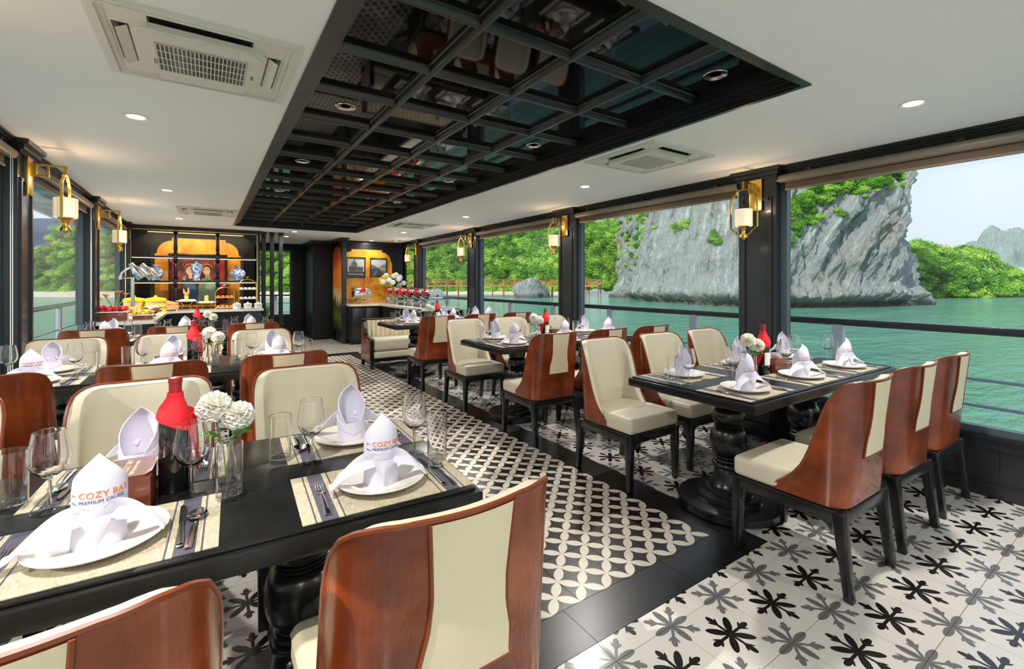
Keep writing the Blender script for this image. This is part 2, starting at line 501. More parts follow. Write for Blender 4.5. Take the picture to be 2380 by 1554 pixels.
def bar(mb, p0, p1, across, w, zb, zt):
    """moulded bar from p0 to p1: flat fillet, sloped sides, rounded nose"""
    prof = [(-w, zt), (-w, zt-.006), (-w*.72, zt-.010), (-w*.45, zb+.006), (-w*.30, zb+.001), (0, zb), (w*.30, zb+.001), (w*.45, zb+.006), (w*.72, zt-.010), (w, zt-.006), (w, zt)]
    n = len(prof); k0 = len(mb.v)
    for p in (p0, p1):
        for q, z in prof: mb.v.append((p[0]+across[0]*q, p[1]+across[1]*q, z))
    for i in range(n-1): mb.f.append((k0+i, k0+i+1, k0+n+i+1, k0+n+i)); mb.mi.append(0)
    mb.f.append(tuple(k0+i for i in range(n))); mb.f.append(tuple(k0+n+i for i in range(n-1, -1, -1))); mb.mi += [0, 0]
ZP = 2.408
for x in lx[1:-1]:
    bm_ = MB(); bar(bm_, (x, ly[0]), (x, ly[-1]), (1, 0), .031, 2.366, ZP)
    obj('coffer_beam', bm_, BEAM, ceil, angle=30)
for y in ly[1:-1]:
    for a, b in zip(lx, lx[1:]):
        bm_ = MB(); bar(bm_, (a+.012, y), (b-.012, y), (0, 1), .028, 2.370, ZP-.0005)
        obj('coffer_crossbar', bm_, BEAM, ceil, angle=30)
PANELG = mat('mirror_black_panel', (0.004, 0.004, 0.004, 1), 0.035, spec=0.16, coat=0.0)
for (y0, y1) in zip(ly, ly[1:]):
    for (a, b) in zip(lx, lx[1:]):
        obj('coffer_panel', MB().box(a+.001, b-.001, y0+.001, y1-.001, ZP, ZP+.012), PANELG, ceil, smooth=False)

# ---- side walls
COLR = [-3.02, -0.44, 2.14, 4.68, 7.30, 9.90]
COLL = [-3.00, -0.50, 2.05, 4.60, 7.10, 9.70]
CW = 0.16
ALU = mat('grey_blue_frame_edge', srgb(70, 84, 92), 0.35)
def pilaster_mb(sg, X, y):
    """sg=+1 right wall (room towards -X)"""
    p = MB(); f = X-sg*0.085
    p.box(X+sg*.06, f, y-CW, y+CW, 0, ZC)
    for (w, d, z0, z1) in ((.115, .098, .42, 2.05), (CW+.012, .105, 0, .12), (CW+.012, .10, 2.215, 2.235), (CW+.03, .125, 2.235, 2.268), (CW+.05, .15, 2.268, ZC)):
        if z1 == 2.05:
            for s2 in (-1, 1): p.box(X, X-sg*d, y+s2*w-.012, y+s2*w+.012, z0, z1)
            p.box(X, X-sg*d, y-w, y+w, z1-.024, z1); p.box(X, X-sg*d, y-w, y+w, z0, z0+.024)
        else: p.box(X, X-sg*d, y-w, y+w, z0, z1)
    return p
nwin = [0]
def side_wall(side, sg, X, cols, y_end):
    w = MB(); w.box(X, X+sg*.08, YN, y_end, 0, 0.36); w.box(X, X+sg*.08, YN, y_end, 2.235, 2.5)
    wall = struct('wall_'+side, w, FRAMEB)
    bb = MB().box(X-sg*.022, X, YN, y_end, 0, .085).box(X-sg*.014, X, YN, y_end, .085, .098)
    struct('baseboard_'+side, bb, FRAMEB)
    cr = MB()
    for d, z0, z1 in ((.018, 2.235, 2.30), (.034, 2.247, 2.30), (.05, 2.258, 2.30), (.075, 2.272, 2.30), (.095, 2.285, 2.30)): cr.box(X, X-sg*d, YN, y_end, z0, z1)
    obj('crown_moulding', cr, BLACKM, wall, smooth=False)
    rl = MB().box(X, X-sg*.02, YN, y_end, .30, .36).box(X+sg*.08, X-sg*.035, YN, y_end, .36, .385)
    obj('sill_rail', rl, FRAMEB, wall, smooth=False)
    for y in cols:
        obj('pilaster', pilaster_mb(sg, X, y), FRAMEB, wall, smooth=False)
    edges = [c for c in cols]+[y_end+CW]
    for a, b in zip(edges, edges[1:]):
        y0, y1 = a+CW, b-CW
        if y1-y0 < .2: continue
        # wainscot boards
        nb = max(1, round((y1-y0)/.165)); s_ = (y1-y0)/nb
        if y0 > -1.5:
            for q in range(nb): obj('board', MB().box(X, X-sg*.010, y0+q*s_+.003, y0+(q+1)*s_-.003, .098, .30), FRAMEB, wall, smooth=False)
        nwin[0] += 1
        win = sempty('window_%d' % nwin[0])
        fm = MB()
        F0, F1 = X-sg*.005, X+sg*.055
        fm.box(F0, F1, y0, y0+.05, .385, 2.235).box(F0, F1, y1-.05, y1, .385, 2.235).box(F0, F1, y0+.05, y1-.05, .385, .425).box(F0, F1, y0+.05, y1-.05, 2.19, 2.235)
        obj('window_frame', fm, ALU, win, smooth=False)
        if y0 < -2 and side == 'left': continue          # unseen bay left without a pane to let sun in
        obj('pane', MB().box(X+sg*.030, X+sg*.034, y0+.045, y1-.045, .42, 2.195), PANE, win, smooth=False)
    return wall
wr = side_wall('right', 1, XR, COLR, YF)
wl = side_wall('left', -1, XL, COLL, YF)

# ---- near end wall behind the viewer, left open wide to let skylight in
w = MB().box(XL-.1, XL+.25, YN-.1, YN, 0, 2.5).box(XR-.25, XR+.1, YN-.1, YN, 0, 2.5).box(XL, XR, YN-.1, YN, 2.28, 2.5)
struct('wall_near', w, FRAMEB)

# ---- roller blinds
BLIND = mat('taupe_blind_tube', srgb(124, 114, 101), 0.4, noise_amt=0.06)
BLINDF = mat('brown_blind_fabric', srgb(96, 78, 62), 0.8)
def blind(sg, X, y0, y1, label, drop=0.0, cord=1.55):
    t = thing('roller_blind', label, 'blind', (X-sg*.062, (y0+y1)/2, 2.195), 0, 'roller blinds over the windows')
    h = (y1-y0)/2-.02
    obj('tube', MB().tube([(0, -h, 0), (0, h, 0)], .034, 20), BLIND, t)
    for s2 in (-1, 1): obj('end_cap', MB().tube([(0, s2*(h+.002), 0), (0, s2*(h+.012), 0)], .037, 16), BLACK, t)
    obj('fabric', MB().box(sg*.026, sg*.030, -h+.03, h-.03, -.085-drop, .0), BLINDF, t, smooth=False)
    obj('bottom_bar', MB().tube([(sg*.028, -h+.03, -.09-drop), (sg*.028, h-.03, -.09-drop)], .010, 8), BLIND, t)
    for q in (-.8, 0, .8): obj('bracket', MB().box(-.012, .012, q*h-.02, q*h+.02, .03, .055), BLACK, t, smooth=False)
    for q in ((.06, .10) if sg < 0 else ()): obj('pull_cord', MB().tube([(-sg*.02, h-q, -.03), (-sg*.02, h-q, -cord)], .0022, 5), WHITEP, t)
    return t
for k, (a, b) in enumerate(zip(COLR[1:], COLR[2:])):
    blind(1, XR, a+CW, b-CW, ['taupe roller blind above the cliff-side window farthest from the buffet', 'taupe roller blind above cliff-side window beside the table farthest from buffet',
          'taupe roller blind above cliff-side window beside the middle table', 'taupe roller blind above the cliff-side window beside the chafing dishes'][k])
for k, (a, b) in enumerate(zip(COLL[1:], COLL[2:])):
    blind(-1, XL, a+CW, b-CW, ['taupe roller blind pulled half down beside bay-side table farthest from buffet', 'taupe roller blind above bay-side window beside the middle table', 'taupe roller blind with hanging cords above bay-side window beside sofa-bench table', 'taupe roller blind above the bay-side window by the food counter'][k], drop=.52 if k == 0 else 0, cord=1.15 if k == 3 else 1.55)  # first blind is out of view, lowered to keep sun off the table

# ---- ceiling downlights
LENS = mat('warm_lamp_lens', (1, 1, 1, 1), 0.5, emit=(1.0, 0.86, 0.62, 1), emit_s=9.0)
REFL = mat('lamp_reflector', (0.8, 0.62, 0.55, 1), 0.15, metal=1.0)
def downlight(x, y, label, on=True, z=ZC, k=1.0):
    t = thing('downlight', label, 'downlight', (x, y, z), 0, 'recessed ceiling downlights' if on else 'unlit downlights in the black coffer')
    obj('trim_ring', MB().lathe([(.042, -.002), (.058, -.006), (.062, -.003), (.062, 0.0)], 28), WHITEP if on else STEEL, t)
    if on:
        obj('lens', MB().lathe([(0.0005, -.0025), (.043, -.0025)], 24), LENS, t)
        ld = bpy.data.lights.new('downlight_lamp', 'AREA'); ld.shape = 'DISK'; ld.size = .10; ld.energy = DOWNLIGHT_W*k; ld.color = (1, .96, .90); ld.spread = math.radians(170)
        lo = bpy.data.objects.new('downlight_lamp', ld); link(lo, t); lo.location = (0, 0, -.012)
    else:
        obj('reflector', MB().lathe([(.040, -.003), (.030, .0), (.0005, .0)], 24), REFL, t)
for x, nm in ((-.345, 'bay-side'), (3.19, 'cliff-side')):
    for y, q in ((-1.7, 'by the open end of the saloon'), (.87, 'nearest the glazed end away from the buffet'), (3.46, 'between the two tables farthest from buffet'), (6.03, 'over the table with the sofa bench'), (8.6, 'beyond the sofa bench')):  # first pair is unseen, added behind the viewer to brighten the room
        downlight(x, y, 'lit recessed downlight on %s white ceiling %s' % (nm, q))
downlight(3.19, 10.7, 'lit recessed downlight above the chafing dish counter', k=.25)
downlight(1.40, 9.6, 'lit recessed downlight just past end of black coffer', k=.6)
downlight(1.40, 10.7, 'lit recessed downlight in the passage beside the slat screen', k=.4)
for x, y in ((2.2, 1.40), (.71, 2.91), (2.14, 2.91), (.71, 4.43), (2.14, 4.43), (.71, 6.0), (2.14, 6.0)):
    downlight(x, y, 'unlit chrome downlight in a glossy black coffer panel', False, ZP)
t = thing('smoke_detector', 'round white smoke detector on ceiling near chafing dishes', 'detector', (3.62, 10.3, ZC))
obj('housing', MB().lathe([(.0005, -.05), (.03, -.05), (.05, -.035), (.06, 0.0)], 24), WHITEP, t)
obj('sensor', MB().lathe([(.0005, -.062), (.02, -.058), (.022, -.05)], 16), BLACK, t)

# ---- air-conditioning cassettes
def cassette(x, y, rz, label, logo=False):
    t = thing('air_conditioner', label, 'air conditioner', (x, y, ZC), rz, 'ceiling cassette air conditioners')
    f = MB(); S = .345
    for o0, o1, z in ((0, .022, -.016), (.022, .034, -.022), (.034, .052, -.010)):
        a, b = S-o0, S-o1
        f.box(-a, a, -a, -b, z, 0).box(-a, a, b, a, z, 0).box(-a, -b, -b, b, z, 0).box(b, a, -b, b, z, 0)
    obj('mounting_frame', f, WHITEP, t, smooth=False)
    obj('panel', MB().box(-.293, .293, -.293, .293, -.006, 0), WHITEP, t, smooth=False)
    body = MB()
    def rr(h, r, n=6):
        pts = []
        for cx_, cy_, a0 in ((h-r, h-r, 0), (-h+r, h-r, PI/2), (-h+r, -h+r, PI), (h-r, -h+r, 1.5*PI)):
            for q in range(n+1): pts.append((cx_+r*math.cos(a0+q*PI/2/n), cy_+r*math.sin(a0+q*PI/2/n)))
        return pts
    body.prism(rr(.225, .05), -.030, 0); body.prism(rr(.21, .045), -.036, -.030)
    obj('body', body, WHITEP, t, smooth=False)
    for q in range(4):
        a = q*PI/2; M = Matrix.Rotation(a, 4, 'Z')
        obj('outlet', MB().box(-.17, .17, .232, .282, -.0085, -.006).xform(M), BLACK, t, smooth=False)
        lv = MB().hexa([(-.165, .236, -.010), (.165, .236, -.010), (.165, .270, -.030), (-.165, .270, -.030)], [(-.165, .236, -.007), (.165, .236, -.007), (.165, .270, -.026), (-.165, .270, -.026)])
        obj('louver', lv.xform(M), WHITEP, t, smooth=False)
    gr = .155
    obj('grille_recess', MB().box(-gr-.004, gr+.004, -gr+.02, gr-.02, -.0368, -.036), BLACK, t, smooth=False)
    g = MB(); n = 22
    for i in range(n+1):
        u = -gr+2*gr*i/n; g.box(u-.0018, u+.0018, -gr+.018, gr-.018, -.041, -.0368)
    for j in range(5):
        v = -gr+.02+(2*gr-.04)*j/4; g.box(-gr, gr, v-.002, v+.002, -.0405, -.0368)
    obj('grille', g, WHITEP, t, smooth=False)
    for q in (.005, .03): obj('indicator', MB().box(.178, .190, q, q+.015, -.0372, -.036), FRAMEB, t, smooth=False)
    if logo:
        me = textmesh('GREE', .022, FRAMEB); o = bpy.data.objects.new('maker_lettering', me); link(o, t); o.location = (-.172, .03, -.0365); o.rotation_euler = (PI, 0, PI/2)
    return t
cassette(-.012, 2.39, 0, 'white cassette air conditioner with open louvers on bay-side ceiling, farthest from buffet', True)
cassette(2.87, 2.40, 0, 'white cassette air conditioner on cliff-side ceiling, farthest from buffet', True)
cassette(.02, 7.5, 0, 'white cassette air conditioner on bay-side ceiling near the buffet shelves')
cassette(2.9, 7.4, 0, 'white cassette air conditioner on cliff-side ceiling near the chafing dishes')

# ---- wall sconces
SHADE = mat('cream_glass_shade', srgb(246, 232, 206), 0.5, emit=(1.0, 0.78, 0.50, 1), emit_s=0.16)
def make_sconce():
    """room towards +X, back plate on the plane x=0, z=0 at floor"""
    t = thing('wall_sconce', '', 'sconce', (0, 0, 0))
    obj('back_plate', MB().box(0, .016, -.055, .055, 1.945, 2.215, .004), GOLD, t)
    a = MB()
    for (x0, x1, z0, z1) in ((.016, .20, 2.165, 2.178), (.016, .105, 2.085, 2.098), (.098, .11, 2.085, 2.178), (.016, .045, 2.085, 2.178), (.185, .205, 2.120, 2.178)): a.box(x0, x1, -.010, .010, z0, z1)
    obj('bracket_arm', a, GOLD, t, smooth=False)
    hw = .118
    half = [(0, 2.112), (.035, 2.112), (.058, 2.103), (.068, 2.088), (.073, 2.075), (.092, 2.068), (.102, 2.055), (hw, 2.035), (hw, 1.79), (.102, 1.775), (.09, 1.765), (.073, 1.758), (.068, 1.745), (.055, 1.73), (.03, 1.722), (0, 1.72)]
    loop = [(y, z) for y, z in half]+[(-y, z) for y, z in half[-2:0:-1]]
    lp = MB(); n = len(loop)
    # flat strap: inner and outer outline, width in x
    cy = sum(p[0] for p in loop)/n; cz = 1.915
    def off(p, d):
        v = Vector((p[0]-cy, (p[1]-cz)*.6)); v.normalize(); return (p[0]-v.x*d, p[1]-v.y*d)
    vs = []
    for p in loop:
        q = off(p, .008)
        vs += [(.195-.008, p[0], p[1]), (.195+.008, p[0], p[1]), (.195+.008, q[0], q[1]), (.195-.008, q[0], q[1])]
    fs = []
    for i in range(n):
        j = (i+1) % n
        for w_ in range(4):
            z_ = (w_+1) % 4; fs.append((i*4+w_, i*4+z_, j*4+z_, j*4+w_))
    lp.add(vs, fs)
    obj('lantern_loop', lp, GOLD, t, smooth=False)
    obj('hanger', MB().box(.185, .205, -.008, .008, 2.108, 2.122), GOLD, t, smooth=False)
    obj('lamp_shade', MB().lathe([(.062, 1.80), (.068, 1.802), (.068, 1.942), (.062, 1.945), (.056, 1.942), (.056, 1.81), (.0005, 1.80)], 28, .195, 0), SHADE, t)
    obj('finial', MB().lathe([(.0005, 1.688), (.01, 1.69), (.012, 1.70), (.03, 1.702), (.033, 1.712), (.028, 1.728), (.022, 1.74), (.014, 1.752), (.016, 1.77), (.03, 1.79), (.045, 1.798), (.046, 1.802), (.0005, 1.802)], 20, .195, 0), GOLD, t)
    ld = bpy.data.lights.new('sconce_bulb', 'POINT'); ld.energy = SCONCE_W; ld.color = (1, .8, .55); ld.shadow_soft_size = .03
    lo = bpy.data.objects.new('sconce_bulb', ld); link(lo, t); lo.location = (.195, 0, 1.945)
    return t
sc = make_sconce()
for y, X_, r_, q in ((2.05, XL+.098, 0, 'bay-side pilaster beside the table farthest from buffet'), (-.5, XL+.098, 0, 'bay-side pilaster by the open end'), (-.44, XR-.098, PI, 'cliff-side pilaster by the open end')): place(sc, (X_, y, 0), r_, 'gold lantern sconce on '+q, 'gold lantern wall sconces')
lab = ['beside the table farthest from the buffet', 'beside the middle table', 'beside the sofa bench table', 'above the chafing dishes']
for y, q in zip(COLR[2:], lab): place(sc, (XR-.098, y, 0), PI, 'gold lantern sconce on cliff-side pilaster '+q, 'gold lantern wall sconces')
for y, q in zip(COLL[3:5], ['beside the middle table', 'beside the food counter']): place(sc, (XL+.098, y, 0), 0, 'gold lantern sconce on bay-side pilaster '+q, 'gold lantern wall sconces')
# ------------------------------------------------------------------ dining chair (faces +Y, origin on floor)
ZT = [(0, .905), (.10, .906), (.17, .908), (.215, .900), (.25, .880), (.28, .840), (.30, .79), (.318, .72), (.335, .64), (.352, .57), (.375, .510), (.405, .462), (.44, .425), (.475, .395), (.50, .375)]
ZB = .366
def u_plan(s, z, off=0.0):
    """point on the U-shaped plan of the back at arc length s and height z, moved inwards by off"""
    v = (z-ZB)/(.905-ZB); hw = .232+.012*v; r = .085+.05*v; yb = -.235-.055*v
    sg = 1 if s >= 0 else -1; s = abs(s); a = hw-r
    if s <= a: x, y, nx, ny = s, yb-.012*v*(1-(s/a)**2), 0, 1
    elif s <= a+r*PI/2:
        f = (s-a)/r; x, y, nx, ny = a+r*math.sin(f), yb+r*(1-math.cos(f)), -math.sin(f), math.cos(f)
    else: x, y, nx, ny = hw, yb+r+(s-a-r*PI/2), -1, 0
    return Vector((sg*(x+nx*off), y+ny*off, z))
SM = .50
def cushion_mb():
    bm = bmesh.new(); bmesh.ops.create_cube(bm, size=1)
    for v in bm.verts: v.co = (v.co.x*.476, .031+v.co.y*.442, .412+v.co.z*.10)
    bmesh.ops.bevel(bm, geom=bm.edges[:], offset=.026, segments=4, affect='EDGES', profile=.5)
    for y in (-.12, -.06, -.02, .02, .06, .12): bmesh.ops.bisect_plane(bm, geom=bm.verts[:]+bm.edges[:]+bm.faces[:], plane_co=(0, y, 0), plane_no=(0, 1, 0))
    for x in (-.12, 0, .12): bmesh.ops.bisect_plane(bm, geom=bm.verts[:]+bm.edges[:]+bm.faces[:], plane_co=(x, 0, 0), plane_no=(1, 0, 0))
    return MB().frombm(bm)
def make_chair():
    t = thing('dining_chair', '', 'chair')
    # rails
    f = MB(); X, Y0, Y1 = .243, -.238, .250
    f.box(-X, X, Y1-.036, Y1, .305, .362, .006).box(-X, X, Y0, Y0+.036, .305, .362, .006)
    for s in (-1, 1): f.box(s*X, s*(X-.036), Y0+.03, Y1-.03, .305, .362, .006)
    # curved brackets under the rails
    def bracket(px, py, dx, dy):
        R = .05; n = 5; prof = [(0, .306), (R, .306)]+[(R-R*math.sin(PI/2*q/n), .306-R*(1-math.cos(PI/2*q/n))) for q in range(1, n+1)]
        th = .024; ox, oy = (-dy, dx)
        vs = []
        for w in (-th/2, th/2):
            vs += [(px+dx*a+ox*w, py+dy*a+oy*w, z) for a, z in prof]
        m = len(prof); fs = [tuple(range(m)), tuple(range(2*m-1, m-1, -1))]+[(i, i+m, (i+1) % m+m, (i+1) % m) for i in range(m)]
        f.add(vs, fs)
    for s in (-1, 1):
        bracket(s*(X-.048), Y1-.018, -s, 0); bracket(s*(X-.048), Y0+.018, -s, 0)
        bracket(s*(X-.018), Y1-.048, 0, -1); bracket(s*(X-.018), Y0+.048, 0, 1)
    obj('seat_frame', f, BLACK, t, angle=35)
    for sx in (-1, 1):
        for fy in (1, -1):
            y1 = Y1 if fy > 0 else Y0
            tx, bx_ = .050, .036
            yo = 0.0 if fy > 0 else -.035; xo = .0
            def ring4(w, xoff, yoff, z):
                xa, xb = sx*(X+xoff), sx*(X+xoff-w); ya, yb = y1+yoff, y1+yoff-fy*w
                xa, xb = sorted((xa, xb)); ya, yb = sorted((ya, yb))
                return [(xa, ya, z), (xb, ya, z), (xb, yb, z), (xa, yb, z)]
            bm = bmesh.new(); pts = ring4(bx_, xo, yo, 0)+ring4(tx, .002, .002*fy, .362)
            vv = [bm.verts.new(p) for p in pts]
            for q in [(0,3,2,1),(4,5,6,7),(0,1,5,4),(1,2,6,5),(2,3,7,6),(3,0,4,7)]: bm.faces.new([vv[i] for i in q])
            bmesh.ops.bevel(bm, geom=bm.edges[:], offset=.007, segments=2, affect='EDGES', profile=.5)
            obj('leg', MB().frombm(bm), BLACK, t, angle=35)
    # cushion with crowned top
    cu = cushion_mb()
    cu.v = [(x, y, z+(.012*(1-(x/.238)**2)*(1-((y-.0135)/.2385)**2) if z > .44 else 0)) for x, y, z in cu.v]
    def _tp(y): q = min(1, max(0, (.05-y)/.08)); return 1-.115*q*q*(3-2*q)
    cu.v = [(x*_tp(y), y, z) for x, y, z in cu.v]
    o = obj('seat_cushion', cu, CREAM, t, angle=60)
    wt_ = MB(); L = [(-.236, .236), (.236, .236), (.236, -.10)]
    o2 = obj('seam', MB().tube([(-.2375, .05, .440), (-.2375, .235, .440), (-.222, .2505, .440), (.222, .2505, .440), (.2375, .235, .440), (.2375, .05, .440)], .0018, 5), CREAM2, o)
    NU, NV = 44, 12
    TH = .048
    def zt(s): return smoothlerp(ZT, abs(s))
    def outer(u, v):
        s = -SM+2*SM*u; z = ZB+(zt(s)-ZB)*v; return u_plan(s, z)
    def rim_in(u): return None
    sh = MB(); sh.grid(outer, NU, NV, flip=False)
    obj('back_shell', sh, LEATHER, t, angle=70)
    pad = MB()
    def edge(s): return 1-max(0, (abs(s)-.36)/.14)*.6
    def inner(u, v):
        s = -SM+2*SM*u; z = ZB+(zt(s)-.006*edge(s)-ZB)*v
        return u_plan(s*.985, z, TH*edge(s)+.006*math.sin(PI*min(1, v))*(1-abs(s)/SM)-.006*max(0, (v-.9)/.1)**2)
    pad.grid(inner, NU, 16, flip=True)
    def rim(u, v):
        s = -SM+2*SM*u; a = PI*v; o_ = .003+(TH*edge(s)-.007)*(.5-.5*math.cos(a))
        return u_plan(s*(1-.015*v), zt(s)+.003*math.sin(a)-.006*v*edge(s), o_)
    pad.grid(rim, NU, 6)
    obj('backrest', pad, CREAM, t, angle=80)
    pp = [u_plan(-SM+2*SM*i/72, zt(-SM+2*SM*i/72)+.003, .003) for i in range(73)]
    obj('piping', MB().tube(pp, .0058, 6), PIPE, t)
    # cream panel on the outside of the back
    def wz(z): return smoothlerp([(.575, .100), (.64, .098), (.70, .084), (.76, .080), (.84, .085), (.91, .090)], z)
    def patch(u, v):
        z = .575+(zt((2*u-1)*.085)-.002-.575)*v; return u_plan((2*u-1)*wz(z), z, -.004)
    pm = MB(); pm.grid(patch, 10, 16)
    obj('back_panel', pm, CREAM2, t, angle=70)
    zs = [.575+.33*i/20 for i in range(21)]
    pth = [u_plan(-wz(z), z, -.003) for z in reversed(zs)]+[u_plan(wz(.575)*(2*i/8-1), .575, -.003) for i in range(1, 8)]+[u_plan(wz(z), z, -.003) for z in zs]
    obj('panel_piping', MB().tube(pth, .0042, 6), PIPE, t)
    return t
chair = make_chair()

SEATX = {'L': [.415, -.22, -.85], 'R': [2.45, 3.07, 3.68]}
SEATN = ['aisle-end', 'middle', 'window-end']
ROW = {'L': 'bay-side', 'R': 'cliff-side'}
TBL = {'A': 'table farthest from buffet', 'B': 'middle table', 'C': 'sofa-bench table'}
CH = {('L','A'): (1.045, 2.225), ('L','B'): (3.285, 4.40), ('L','C'): (5.72, None), ('R','A'): (1.065, 2.235), ('R','B'): (3.225, 4.42), ('R','C'): (5.58, None)}
for (row, tb), (yn, yf) in CH.items():
    for i, x in enumerate(SEATX[row]):
        jit = random.uniform(-.012, .012); ra = math.radians(random.uniform(-1.5, 1.5))
        for y, rz, sd in ((yn, 0, 'on the side away from the buffet'), (yf, PI, 'on the buffet side')):
            if y is None: continue
            if (row, tb, i, rz) == ('L', 'A', 0, 0): xx, ra2 = x-.0, 0
            else: xx, ra2 = x+jit, ra
            place(chair, (xx, y, 0), rz+ra2, 'brown-cream leather chair, %s, %s, %s %s' % (SEATN[i], 'back to buffet' if rz else 'facing buffet', ROW[row], TBL[tb]), 'brown and cream leather dining chairs')

# ------------------------------------------------------------------ tables
def arc_prof(z0, z1, r0, rmax, n=9):
    """bulge between two necks"""
    return [(r0+(rmax-r0)*math.sin(PI*i/n)**.75, z0+(z1-z0)*(.5-.5*math.cos(PI*i/n))) for i in range(n+1)]
PED = [(.0005, 0), (.278, 0), (.286, .007), (.286, .043), (.279, .050), (.186, .0505), (.178, .056), (.178, .074), (.170, .082), (.136, .0825), (.130, .087), (.130, .103), (.122, .111), (.108, .1115), (.108, .122)]
PED += [(.104, .126), (.092, .15), (.082, .185), (.076, .215), (.070, .228)]
PED += arc_prof(.228, .262, .070, .090)+arc_prof(.264, .284, .066, .084)+arc_prof(.286, .300, .064, .076)
PED += arc_prof(.302, .468, .060, .103, 14)+arc_prof(.470, .480, .066, .079)+arc_prof(.482, .490, .066, .077)
PED += arc_prof(.493, .580, .064, .094, 10)+[(.074, .584), (.082, .590), (.084, .61), (.084, .69)]
PEDM = mat('black_satin_pedestal', (0.007, 0.007, 0.008, 1), 0.28, coat=0.2)
def make_table():
    t = thing('dining_table', '', 'table')
    hx, hy = .90, .395
    top = MB().box(-hx, hx, -hy, hy, .693, .741, .004)
    obj('table_edge', top, BLACKT, t, angle=35)
    obj('table_top', MB().box(-hx+.016, hx-.016, -hy+.016, hy-.016, .741, .750, .003), BLACKT, t, angle=35)
    ap = MB().box(-.62, .62, -.10, .10, .665, .693)
    obj('under_rail', ap, BLACK, t, smooth=False)
    for x in (-.47, .47): obj('pedestal', MB().lathe(PED, 44, x, 0), PEDM, t, angle=32)
    return t
table = make_table()
TAB = {('L','A'): (-.225, 1.57, math.radians(-3.2)), ('L','B'): (-.225, 3.90, 0), ('L','C'): (-.235, 6.20, 0), ('R','A'): (3.075, 1.575, 0), ('R','B'): (3.06, 3.805, 0), ('R','C'): (3.0, 6.35, 0)}
for (row, tb), (x, y, rz) in TAB.items():
    place(table, (x, y, 0), rz, 'black dining table on turned pedestals, %s %s' % (ROW[row], {'A': 'row, farthest from the buffet', 'B': 'row, middle one', 'C': 'row, in front of the sofa bench'}[tb]), 'black pedestal dining tables')

# ------------------------------------------------------------------ sofa bench (faces -Y)
def make_bench(L):
    t = thing('sofa_bench', '', 'sofa')
    h = L/2
    # arms: stepped black outline with brown side panel
    prof = [(.27, .0), (.27, .12), (.262, .14), (.262, .66), (.25, .72), (.19, .722), (.15, .70), (.10, .60), (.085, .52), (.03, .49), (-.19, .47), (-.235, .455), (-.25, .42), (-.25, .10), (-.245, 0), (-.20, 0), (-.21, .10), (.21, .10), (.23, 0)]
    for s in (-1, 1):
        a = MB()
        def ext(pts, x0, x1):
            n = len(pts); k_ = len(a.v)
            a.v += [(x0, y, z) for y, z in pts]+[(x1, y, z) for y, z in pts]
            a.f.append(tuple(k_+i for i in range(n))); a.f.append(tuple(k_+n+i for i in range(n))[::-1]); a.mi += [0, 0]
            for i in range(n):
                j = (i+1) % n; a.f.append((k_+i, k_+n+i, k_+n+j, k_+j)); a.mi.append(0)
        ext(prof, s*h, s*(h-.05))
        obj('arm', a, BLACK, t, smooth=False)
        b = MB(); inner = [(.235, .14), (.235, .66), (.22, .695), (.185, .695), (.165, .675), (.125, .575), (.10, .49), (.05, .462), (-.19, .44), (-.222, .41), (-.222, .14)]
        n = len(inner)
        b.add([(s*(h+.006), y, z) for y, z in inner]+[(s*(h-.001), y, z) for y, z in inner], [tuple(range(n)), tuple(range(2*n-1, n-1, -1))]+[(i, i+n, (i+1) % n+n, (i+1) % n) for i in range(n)])
        obj('side_panel', b, LEATHER, t, smooth=False)
    obj('base_rail', MB().box(-h+.05, h-.05, -.245, .25, .10, .15), BLACK, t, smooth=False)
    obj('seat_apron', MB().box(-h+.052, h-.052, -.25, .2, .15, .255, .02, 3), CREAM, t, angle=60)
    obj('seat_cushion', MB().box(-h+.052, h-.052, -.262, .14, .255, .46, .05, 5), CREAM, t, angle=70)
    obj('back_frame', MB().box(-h+.05, h-.05, .235, .262, .15, .735).box(-h, h, .18, .27, .722, .74), BLACK, t, smooth=False)
    w = L-.11; n = int(w/.075)
    for i in range(n):
        x0 = -w/2+w*i/n; cw_ = w/n
        def fn(u, v): 
            z = .44+.28*v; return (x0+cw_*u, .235-.055*(1-.35*v)-.030*math.sin(PI*u)**.6, z)
        obj('back_channel', MB().grid(fn, 6, 3), CREAM2, t, angle=80)
    return t
bench = make_bench(1.86)
place(bench, (3.02, 7.30, 0), 0, 'cream channelled sofa bench with brown sides at cliff-side table', 'channel-back sofa benches')
place(bench, (-.20, 6.735, 0), 0, 'cream channelled sofa bench with brown sides at bay-side table', 'channel-back sofa benches')
